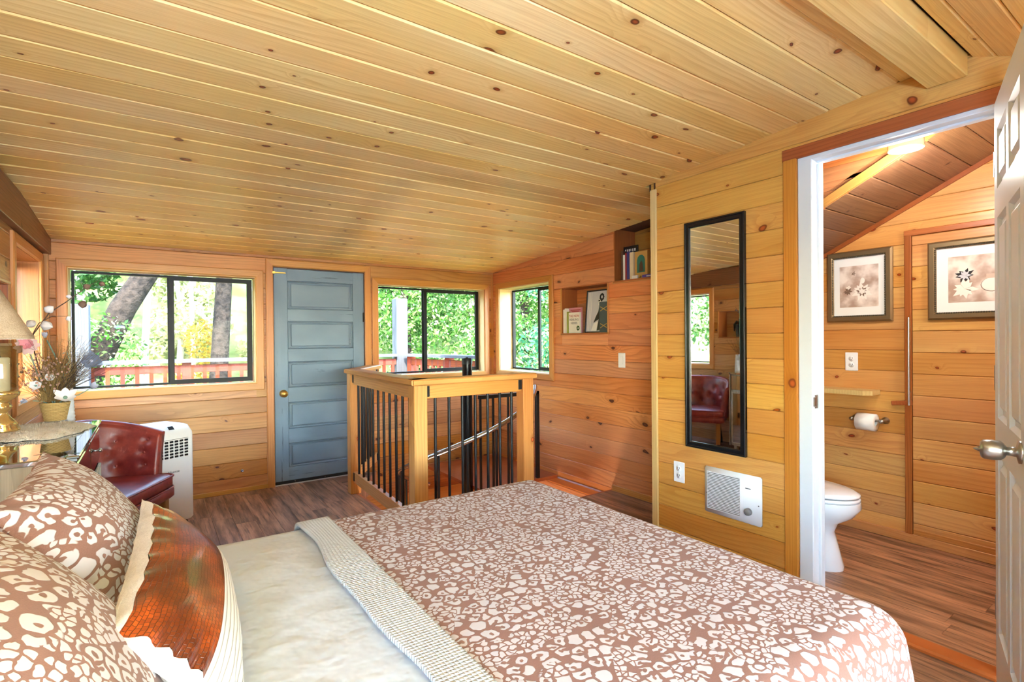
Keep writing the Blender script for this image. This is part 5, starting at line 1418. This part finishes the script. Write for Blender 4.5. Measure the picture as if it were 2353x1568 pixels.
mb = MB(); mb.tube([(.05 , 4.908, .165), (.05, 4.918, .165)], .012, 14)
# cable gland in the wall
cg = thing('wall_grommet', 'small round metal grommet low in the far wall', 'grommet', (.632, YF, .178)); mb = MB(); mb.lathe([(.0055, .001), (.0055, .004), (.011, .004), (.012, .0)], 16); mb.build('ring', M['steel'], cg, Matrix.Rotation(pi / 2, 4, 'X')); mb = MB(); mb.lathe([(.0055, .0005), (.0055, .0012), (0, .0012)], 14); mb.build('hole', M['slot_dark'], cg, Matrix.Rotation(pi / 2, 4, 'X'))

# ------------------------------------------------------------------ bathroom things
tl = thing('toilet', 'white porcelain toilet with a closed lid in the bathroom', 'toilet', (3.075, 1.62, 0))
def egg(z, cy, rx, rf, rb, n=32):
    pts = []
    for k in range(n):
        a = 2 * pi * k / n; c_, s_ = cos(a), sin(a)
        pts.append((rx * c_, cy + (rf if s_ < 0 else rb) * s_, z))
    return pts
mb = MB(); mb.loft([egg(0, -.06, .128, .27, .25), egg(.02, -.06, .130, .272, .25), egg(.10, -.055, .120, .255, .25), egg(.20, -.05, .112, .235, .25), egg(.25, -.055, .128, .25, .25), egg(.30, -.08, .165, .30, .25), egg(.35, -.10, .185, .315, .25), egg(.385, -.10, .186, .312, .25)]); mb.build('bowl', M['porcelain'], tl)
mb = MB(); mb.loft([egg(.386, -.10, .180, .305, .22), egg(.39, -.10, .185, .312, .22), egg(.402, -.10, .185, .312, .22), egg(.406, -.10, .18, .306, .22)]); mb.build('seat', M['porcelain'], tl)
mb = MB(); mb.loft([egg(.410, -.10, .178, .302, .20), egg(.413, -.10, .184, .311, .20), egg(.424, -.10, .184, .310, .20), egg(.434, -.10, .165, .285, .19), egg(.438, -.10, .09, .17, .12)]); mb.build('lid', M['porcelain'], tl)
mb = MB(); mb.rbox(-.20, .20, .20, .40, .38, .74, .025, 3); mb.build('tank', M['porcelain'], tl); mb = MB(); mb.rbox(-.21, .21, .19, .41, .74, .775, .012, 2); mb.build('tank_lid', M['porcelain'], tl)
# shelf
sf = thing('wall_shelf', 'pale wooden shelf with clipped corners on the bathroom wall', 'shelf', WBB.p(-1.60, .915, 0))
mb = MB(); mb.prism([(-.001, -.21), (-.001, .50), (-.16, .50), (-.16, -.17), (-.12, -.21)], -.015, .015)
mb.build('board', M['pale_trim'], sf)
# toilet roll
tp = thing('toilet_roll_holder', 'brushed nickel toilet roll holder below the shelf', 'holder', WBB.p(-1.445, .735, 0))
for y_ in (-.085, .085):
    mb = MB(); mb.lathe([(.022, 0), (.022, .006), (.012, .012), (.009, .05), (.013, .062), (.013, .075), (.0, .078)], 16); mb.build('arm', M['nickel'], tp, Matrix.Translation((0, y_, 0)) @ Matrix.Rotation(-pi / 2, 4, 'Y'))
mb = MB(); mb.tube([(-.062, -.085, 0), (-.062, .085, 0)], .007, 10); mb.build('spindle', M['nickel'], tp)
tr = thing('toilet_roll', 'white roll of toilet paper on the nickel holder', 'toilet paper', WBB.p(-1.445, .735, .062))
n = 28; mb = MB(); R0, R1, LL = .020, .055, .052
rg = [[(r_ * cos(2 * pi * k / n), y_, r_ * sin(2 * pi * k / n)) for k in range(n)] for r_, y_ in ((R0, -LL), (R1, -LL), (R1, LL), (R0, LL), (R0, -LL))]
mb.loft(rg, cap=False); mb.build('paper', M['paper_white'], tr, Matrix.Translation((0, 0, -.012)))
# framed pictures
def picture(s, t, w, h, label, seed, wide):
    r = thing('framed_picture', label, 'picture'); r.matrix_basis = WBB.M(s, t, .0165 if wide else .0)
    fwid = .042
    for (x0, y0, ex_, ey_, L) in ((-w / 2, -h / 2, (1, 0, 0), (0, 1, 0), w), (w / 2, h / 2, (-1, 0, 0), (0, -1, 0), w), (-w / 2, h / 2, (0, -1, 0), (1, 0, 0), h), (w / 2, -h / 2, (0, 1, 0), (-1, 0, 0), h)):
        f = board('frame_side', r, M['frame_gilt'], (x0, y0, 0), ex_, ey_, L, fwid, .026, .010, 1, 1)
        a = Vector((x0, y0, 0)) + Vector(ex_) * fwid + Vector(ey_) * fwid
        bd = MB()
        nb_ = int((L - 2 * fwid) / .011)
        for k in range(nb_): bd.ball((fwid + .006 + k * .011, fwid - .004, .022), .0052, 6, 4)
        bd.build('bead_row', M['frame_bead'], f)
    mb = MB(); mb.box(-w / 2 + fwid - .006, w / 2 - fwid + .006, -h / 2 + fwid - .006, h / 2 - fwid + .006, .004, .010); mb.build('mat_board', M['mat_board'], r)
    mx = .036 if not wide else .055; my = .055
    pw_, ph_ = w / 2 - fwid - mx, h / 2 - fwid - my
    mb = MB(); mb.box(-pw_, pw_, -ph_, ph_, .0101, .0112); pr_ = mb.build('print', M['print_cloud'], r)
    rd_ = random.Random(seed)
    def blossom(cx, cy, R, n_, mat, z=.0116):
        mb_ = MB()
        for k in range(n_):
            a = 2 * pi * k / n_ + rd_.uniform(-.2, .2); L_ = R * rd_.uniform(.8, 1.15); w_ = R * .22
            d = Vector((cos(a), sin(a), 0)); s_ = Vector((-sin(a), cos(a), 0)); c = Vector((cx, cy, z + .0002 * (k % 3)))
            mb_.add([c, c + d * L_ * .5 + s_ * w_, c + d * L_, c + d * L_ * .5 - s_ * w_], [(0, 3, 2, 1)])
        mb_.build('print_blossom', M[mat], pr_)
    if not wide:
        blossom(.02, -.035, .06, 12, 'print_sepia_light'); blossom(.02, -.035, .034, 9, 'print_sepia_dark', .0122); blossom(.02, -.035, .026, 9, 'print_sepia_light', .0128)
        blossom(-.065, -.03, .028, 8, 'print_sepia_dark'); blossom(-.06, -.005, .016, 7, 'print_sepia_light', .0122); blossom(-.03, .085, .016, 5, 'print_sepia_dark')
        mb_ = MB(); mb_.ball((.022, .035, .0112), .014, 14, 6, 1, 1.5, .05); mb_.build('print_bottle', M['print_sepia_light'], pr_)
    else:
        blossom(-.10, .02, .045, 9, 'print_black'); blossom(-.10, .02, .030, 8, 'print_grey', .0122); blossom(-.10, -.055, .06, 10, 'print_sepia_light', .0118); blossom(.12, .01, .07, 8, 'print_sepia_light'); blossom(.10, .005, .014, 8, 'print_sepia_dark', .0124)
        mb_ = MB(); mb_.ball((.02, -.04, .0112), .05, 16, 6, 1, .8, .02); mb_.build('print_bottle', M['print_sepia_light'], pr_); mb_ = MB(); mb_.box(-.005, .045, -.005, .02, .0112, .0118); mb_.build('print_stopper', M['print_sepia'], pr_)
    return r
def cloudprint():
    m, nt, b_ = new_mat('print_cloud'); g = NG(nt); n1 = g.noise(g.coord('Object'), 9., 3., .5)
    nt.links.new(g.mix(g.mapr(n1, .35, .65), lin((176, 148, 130)), lin((238, 226, 214))), b_.inputs['Base Color']); b_.inputs['Roughness'].default_value = .35; M['print_cloud'] = m
cloudprint()
picture(-1.507, 1.605, .384, .468, 'upright gilt framed sepia print of pale blossoms in the bathroom', 4, False)
picture(-.86, 1.598, .54, .458, 'wide gilt framed sepia print of a dark tulip and glass bottle', 9, True)
# bathroom ceiling light
bl_ = thing('ceiling_light', 'cylindrical glass ceiling light glowing in the bathroom', 'lamp', (2.98, .965, 2.62))
mb = MB(); mb.lathe([(.03, 0), (.03, -.02), (.018, -.03), (.018, -.22)], 16); mb.build('stem', M['white_paint'], bl_)
mb = MB(); mb.lathe([(.072, -.45), (.072, -.22), (.02, -.22), (.02, -.225), (.068, -.225), (.068, -.45)], 26, cap=False); mb.build('glass_shade', M['tinted_glass'], bl_)
mb = MB(); mb.lathe([(.0, -.37), (.025, -.36), (.035, -.33), (.028, -.29), (.014, -.265), (.014, -.22)], 16); mb.build('bulb', M['lamp_glow'], bl_)
ld = bpy.data.lights.new('bathroom_bulb', 'POINT'); ld.energy = 11; ld.color = (1., .96, .90); ld.shadow_soft_size = .10
lo = bpy.data.objects.new('bathroom_bulb', ld); COL.objects.link(lo); lo.location = (2.98, .965, 2.10)

# made-up lamp below the floor, added to brighten the stairwell and alcove
sl_ = thing('stairwell_fill_lamp', 'round lamp added below the stair opening to brighten the stairwell', 'lamp', (1.46, 3.5, -1.15))
mb = MB(); mb.lathe([(.07, 0), (.07, .02), (.03, .03), (.03, .05)], 18); mb.build('wall_plate', M['white_paint'], sl_, Matrix.Rotation(pi / 2, 4, 'Y') @ Matrix.Translation((0, 0, -.08)))
mb = MB(); mb.ball((.03, 0, 0), .06, 16, 10); mb.build('globe', M['lamp_glow'], sl_)
ld2 = bpy.data.lights.new('stairwell_bulb', 'POINT'); ld2.energy = 24; ld2.color = (1., .92, .8); ld2.shadow_soft_size = .1
lo2 = bpy.data.objects.new('stairwell_bulb', ld2); COL.objects.link(lo2); lo2.location = (1.62, 3.5, -1.0)

bl2 = copy_tree(bl_); bl2.location = (2.98, -.15, 2.62); bl2['label'] = 'second cylindrical glass ceiling light added out of view to brighten the bathroom'  # twin fixture out of view, added for more even bathroom light
ld3 = bpy.data.lights.new('bathroom_bulb', 'POINT'); ld3.energy = 22; ld3.color = (1., .96, .90); ld3.shadow_soft_size = .12
lo3 = bpy.data.objects.new('bathroom_bulb', ld3); COL.objects.link(lo3); lo3.location = (2.98, -.15, 2.10)

# made-up uplighter behind the viewpoint, added to bounce fill off the ceiling
ul = thing('fill_uplighter', 'slim black uplighter added out of view beside the bed to brighten the ceiling', 'lamp', (-.38, -.45, 0))
mb = MB(); mb.lathe([(.12, 0), (.12, .015), (.02, .03)], 24); mb.build('base', M['black_metal'], ul)
mb = MB(); mb.tube([(0, 0, .02), (0, 0, 1.42)], .011, 10); mb.build('pole', M['black_metal'], ul)
mb = MB(); mb.lathe([(.02, 1.40), (.10, 1.44), (.15, 1.50), (.147, 1.50), (.095, 1.447), (.02, 1.41)], 28, cap=False); mb.build('bowl', M['white_paint'], ul)
mb = MB(); mb.lathe([(.0, 1.42), (.03, 1.43), (.03, 1.45), (0, 1.455)], 14); mb.build('bulb', M['lamp_glow'], ul)
ud = bpy.data.lights.new('floor_lamp_bulb', 'AREA'); ud.shape = 'DISK'; ud.size = .26; ud.energy = 92; ud.color = (.38, .63, 1.0)
uo = bpy.data.objects.new('floor_lamp_bulb', ud); COL.objects.link(uo); uo.location = (-.38, -.45, 1.505); uo.rotation_euler = (radians(180 - 14), 0, 0)

tb = bpy.data.lights.new('table_lamp_bulb', 'POINT'); tb.energy = 2.6; tb.color = (1., .93, .84); tb.shadow_soft_size = .03  # light added inside the table lamp to brighten the sheepskin and dresser
to = bpy.data.objects.new('table_lamp_bulb', tb); COL.objects.link(to); to.location = (-.463, 2.462, DZ + .445)
for c_ in lp.children:
    if c_.name.startswith('bulb'): c_.data.materials[0] = M['lamp_glow']  # glowing bulb to go with the added light
# ------------------------------------------------------------------ outdoors: deck, rail, trees, hillside
dk = MB(); dk.box(-6, 3.2, YF + .16, 7.2, -.30, -.16); deck = dk.build('deck', M['deck_red']); tag(deck, 'red-stained wooden deck outside the far windows', kind='structure')
x = -3.2
while x < 3.15:
    board('deck_board', deck, M['deck_red'], (x, 5.08, -.16), (0, 1, 0), (-1, 0, 0), 2.1, .136, .03, .004).location.x = x + .136
    x += .142
def deck_rail(p, q, label, nb, posts=(), zt=1.075, zb=.04):
    p = Vector((p[0], p[1], 0)); q = Vector((q[0], q[1], 0)); d = (q - p); L = d.length; d.normalize(); n = Vector((-d.y, d.x, 0))
    r = thing('deck_railing', label, 'railing', p)
    board('cap', r, M['weathered'], n * .07 * -1 + Vector((0, 0, zt - .038)), d, n, L, .14, .038, .004)
    board('upper_rail', r, M['deck_red'], Vector((0, 0, zt - .038 - .115)) + n * .019, d, (0, 0, 1), L, .085, .038, .003)
    board('lower_rail', r, M['deck_red'], Vector((0, 0, zb)) + n * .019, d, (0, 0, 1), L, .085, .038, .003)
    sp = L / nb
    for k in range(nb):
        c = d * (sp * (k + .5)) + Vector((0, 0, zb + .02)); board('baluster', r, M['deck_red'], c - n * .02, (0, 0, 1), d, zt - .09 - zb, .038, .038, .003)
    for t in posts:
        c = d * t; board('post', r, M['deck_red'], c + Vector((0, 0, -.2)) - n * .022, (0, 0, 1), d, zt + .16, .088, .088, .004)
    return r
deck_rail((-1.6, 7.0), (2.86, 7.0), 'long red deck railing parallel to the far wall', 35, (.05, 1.9, 3.35))
deck_rail((3.02, 6.92), (3.30, 5.10), 'short red deck railing running from the corner post to the house', 14, (.0, .9))
def wpost(x, y, z1, w, label, name='deck_post'):
    r = thing(name, label, 'post', (x, y, -.16)); mb = MB(); mb.cbox(0, z1 + .16, -w / 2, w / 2, -w / 2, w / 2, .006); mb.build('timber', M['weathered'], r, fmat((0, 0, 0), (0, 0, 1), (1, 0, 0)))
wpost(-.60, 6.80, 1.66, .20, 'weathered grey deck post at the end of the railing')
wpost(2.95, 7.05, 1.86, .17, 'weathered silver corner post where the two deck railings meet')

def ground(n=40):
    V = []; F = []
    def hz(x, y):
        t = max(0., (y - 9) / 22); return -2.8 + 13. * t * t * (3 - 2 * min(t, 1)) if t < 1 else 10.2 + (y - 31) * .35
    xs_ = [-45 + 120 * i / n for i in range(n + 1)]; ys_ = [5.5 + 60 * (j / n) ** 1.5 for j in range(n + 1)]
    for y_ in ys_:
        for x_ in xs_: V.append((x_, y_, min(hz(x_ * .3, y_ + .02 * abs(x_)), 16.) + .25 * sin(x_ * .9) * sin(y_ * .7)))
    for j in range(n):
        for i in range(n): F.append((j * (n + 1) + i, j * (n + 1) + i + 1, (j + 1) * (n + 1) + i + 1, (j + 1) * (n + 1) + i))
    return MB().add(V, F, smooth=True), hz
gm, hz = ground(); tag(gm.build('hillside', M['hill_soil']), 'sunlit grassy hillside beyond the deck', kind='structure')
gp = MB(); gp.box(-40, 60, -30, 5.6, -2.9, -2.8); tag(gp.build('ground', M['hill_soil']), 'ground around the cabin', kind='structure')

def leaves(name, mat, parent, blobs, per, size, seed, loc=(0, 0, 0)):
    """thousands of separate small leaves around blob centres"""
    rg_ = np.random.default_rng(seed); pts = []
    for (cx, cy, cz, rx, ry, rz) in blobs:
        k = max(8, int(per * rx * ry * rz) if per < 0 else per)
        v = rg_.normal(size=(k, 3)); v /= np.linalg.norm(v, axis=1)[:, None]; v *= rg_.uniform(.45, 1., (k, 1)) ** .6
        pts.append(v * np.array([rx, ry, rz]) + np.array([cx, cy, cz]))
    P = np.concatenate(pts); n = len(P)
    a = rg_.normal(size=(n, 3)); a /= np.linalg.norm(a, axis=1)[:, None]; c = rg_.normal(size=(n, 3)); c -= a * (a * c).sum(1)[:, None]; c /= np.linalg.norm(c, axis=1)[:, None]
    s = size * rg_.uniform(.6, 1.3, (n, 1))
    V = np.stack([P - a * s, P + c * s * .5, P + a * s, P - c * s * .5], 1).reshape(-1, 3)
    me = bpy.data.meshes.new(name); me.vertices.add(4 * n); me.vertices.foreach_set('co', V.ravel()); me.loops.add(4 * n); me.loops.foreach_set('vertex_index', np.arange(4 * n, dtype=np.int32))
    me.polygons.add(n); me.polygons.foreach_set('loop_start', np.arange(0, 4 * n, 4, dtype=np.int32)); me.polygons.foreach_set('loop_total', np.full(n, 4, dtype=np.int32)); me.update(calc_edges=True); me.validate()
    o = bpy.data.objects.new(name, me); me.materials.append(M[mat]); link(o, parent); tag(o, kind='stuff'); return o
def tree(x, y, label, trunk, r0, leafmat_, seed, crown, per=900, size=.09, bark='bark', branches=()):
    z0 = min(hz(x * .3, y), 10) - .3 if y > 6 else -2.9
    t = thing('tree', label, 'tree', (x, y, z0))
    pts = [Vector(p) - Vector((x, y, z0)) for p in trunk]
    mb = MB(); mb.tube(pts, [r0 * (1 - .45 * i / (len(pts) - 1)) for i in range(len(pts))], 12); mb.build('trunk', M[bark], t)
    for br_ in branches:
        mb = MB(); q_ = [Vector(p) - Vector((x, y, z0)) for p in br_]; mb.tube(q_, [r0 * .4 * (1 - .7 * i / (len(q_) - 1)) for i in range(len(q_))], 8); mb.build('branch', M[bark], t)
    per = int(per * (2.6 if size < .12 else 1.8)); size *= (.55 if size < .12 else .7)
    leaves('foliage', leafmat_, t, [(cx - x, cy - y, cz - z0, rx, ry, rz) for (cx, cy, cz, rx, ry, rz) in crown], per, size, seed)
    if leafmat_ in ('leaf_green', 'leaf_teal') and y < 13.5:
        leaves('sunlit_foliage', 'leaf_dry_sunlit', t, [(cx - x, cy - y, cz - z0, rx * 1.03, ry * 1.03, rz * 1.03) for (cx, cy, cz, rx, ry, rz) in crown], per // 3, size * .9, seed + 50)  # second layer of pale leaves: sunlit flecks put in by colour
    return t
def rblobs(seed, n, x0, x1, y0, y1, z0, z1, r0, r1):
    rd_ = random.Random(seed); return [(rd_.uniform(x0, x1), rd_.uniform(y0, y1), rd_.uniform(z0, z1), rd_.uniform(r0, r1), rd_.uniform(r0, r1), rd_.uniform(r0, r1) * .7) for _ in range(n)]
# leaning trunk and straight trunk seen through the wide window
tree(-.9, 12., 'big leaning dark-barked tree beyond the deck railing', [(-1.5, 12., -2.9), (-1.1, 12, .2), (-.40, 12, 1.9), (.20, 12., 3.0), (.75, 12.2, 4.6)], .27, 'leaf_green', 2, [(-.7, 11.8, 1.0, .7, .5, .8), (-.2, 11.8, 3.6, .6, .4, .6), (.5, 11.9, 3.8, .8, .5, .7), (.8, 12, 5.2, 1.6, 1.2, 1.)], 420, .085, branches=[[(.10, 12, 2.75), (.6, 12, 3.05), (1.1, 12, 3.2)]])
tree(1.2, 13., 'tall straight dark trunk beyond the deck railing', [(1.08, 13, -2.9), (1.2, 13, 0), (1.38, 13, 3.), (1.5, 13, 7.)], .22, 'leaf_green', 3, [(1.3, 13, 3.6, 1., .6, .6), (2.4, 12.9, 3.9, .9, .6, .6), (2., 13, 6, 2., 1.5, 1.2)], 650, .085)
tree(-.1, 12.5, 'slender pale trunk between the dark ones beyond the deck', [(-.25, 12.5, -2.9), (-.1, 12.5, .6), (.05, 12.5, 4.), (.15, 12.5, 6.)], .075, 'leaf_dry_sunlit', 4, [(.9, 12.6, 5.4, 1.2, 1., .9)], 500, .08, 'bark_pale')
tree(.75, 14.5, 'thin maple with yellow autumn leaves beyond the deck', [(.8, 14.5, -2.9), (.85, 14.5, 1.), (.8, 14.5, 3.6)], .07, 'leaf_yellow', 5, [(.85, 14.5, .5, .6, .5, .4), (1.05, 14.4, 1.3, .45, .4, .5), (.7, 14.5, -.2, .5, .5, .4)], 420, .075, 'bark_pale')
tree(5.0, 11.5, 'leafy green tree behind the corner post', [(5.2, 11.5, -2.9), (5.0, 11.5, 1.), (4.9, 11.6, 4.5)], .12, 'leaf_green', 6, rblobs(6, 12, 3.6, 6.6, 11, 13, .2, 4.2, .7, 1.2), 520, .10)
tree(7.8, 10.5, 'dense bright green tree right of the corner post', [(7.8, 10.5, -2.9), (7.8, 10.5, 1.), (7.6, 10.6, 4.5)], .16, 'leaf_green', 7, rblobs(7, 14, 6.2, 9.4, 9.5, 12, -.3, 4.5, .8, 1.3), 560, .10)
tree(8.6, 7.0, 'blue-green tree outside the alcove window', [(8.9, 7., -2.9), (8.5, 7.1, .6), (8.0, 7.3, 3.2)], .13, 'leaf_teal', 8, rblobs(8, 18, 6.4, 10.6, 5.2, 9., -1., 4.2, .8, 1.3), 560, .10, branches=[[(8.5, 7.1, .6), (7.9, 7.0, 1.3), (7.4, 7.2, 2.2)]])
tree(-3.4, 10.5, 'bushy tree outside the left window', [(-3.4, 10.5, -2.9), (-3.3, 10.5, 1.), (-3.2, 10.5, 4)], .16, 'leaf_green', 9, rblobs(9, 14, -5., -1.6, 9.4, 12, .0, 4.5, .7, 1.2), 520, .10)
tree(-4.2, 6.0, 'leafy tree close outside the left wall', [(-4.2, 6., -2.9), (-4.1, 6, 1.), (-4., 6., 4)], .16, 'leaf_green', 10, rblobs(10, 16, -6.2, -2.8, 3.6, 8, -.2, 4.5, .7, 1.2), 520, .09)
rdx = random.Random(33)
names = ['pale dry shrub low on the hillside', 'rounded green shrub on the hillside', 'tall olive tree high on the hillside', 'dark evergreen on the hillside']
kk = 0
for row, (y_, n_, zt) in enumerate(((16., 9, 3.), (20., 10, 4.), (25., 12, 5.))):
    for i in range(n_):
        x_ = -6 + (24 + row * 5) * (i + .5) / n_ + rdx.uniform(-.6, .6); zg = hz(x_ * .3, y_); mt = rdx.choice(['leaf_green', 'leaf_dry_sunlit', 'leaf_green', 'leaf_dry_sunlit', 'leaf_dark', 'leaf_dry_sunlit'])
        hgt = rdx.uniform(2.2, 4.2); nm = {'leaf_green': 'rounded green tree', 'leaf_dry_sunlit': 'pale dry-leaved tree', 'leaf_dark': 'dark green tree', 'leaf_teal': 'blue-green tree'}[mt]
        wh = ('at the foot of the hillside', 'halfway up the hillside', 'near the top of the hillside')[row]
        t = tree(x_, y_, nm + ' ' + wh, [(x_, y_, zg - .5), (x_ + .1, y_, zg + hgt * .5), (x_ + rdx.uniform(-.4, .4), y_, zg + hgt)], rdx.uniform(.07, .13), mt, 100 + kk, rblobs(200 + kk, 8, x_ - 1.0, x_ + 1.0, y_ - .8, y_ + .8, zg + .4, zg + hgt + .6, .6, 1.0), 300, .13, rdx.choice(['bark', 'bark_pale']))
        t['group'] = 'hillside trees ' + wh
        kk += 1
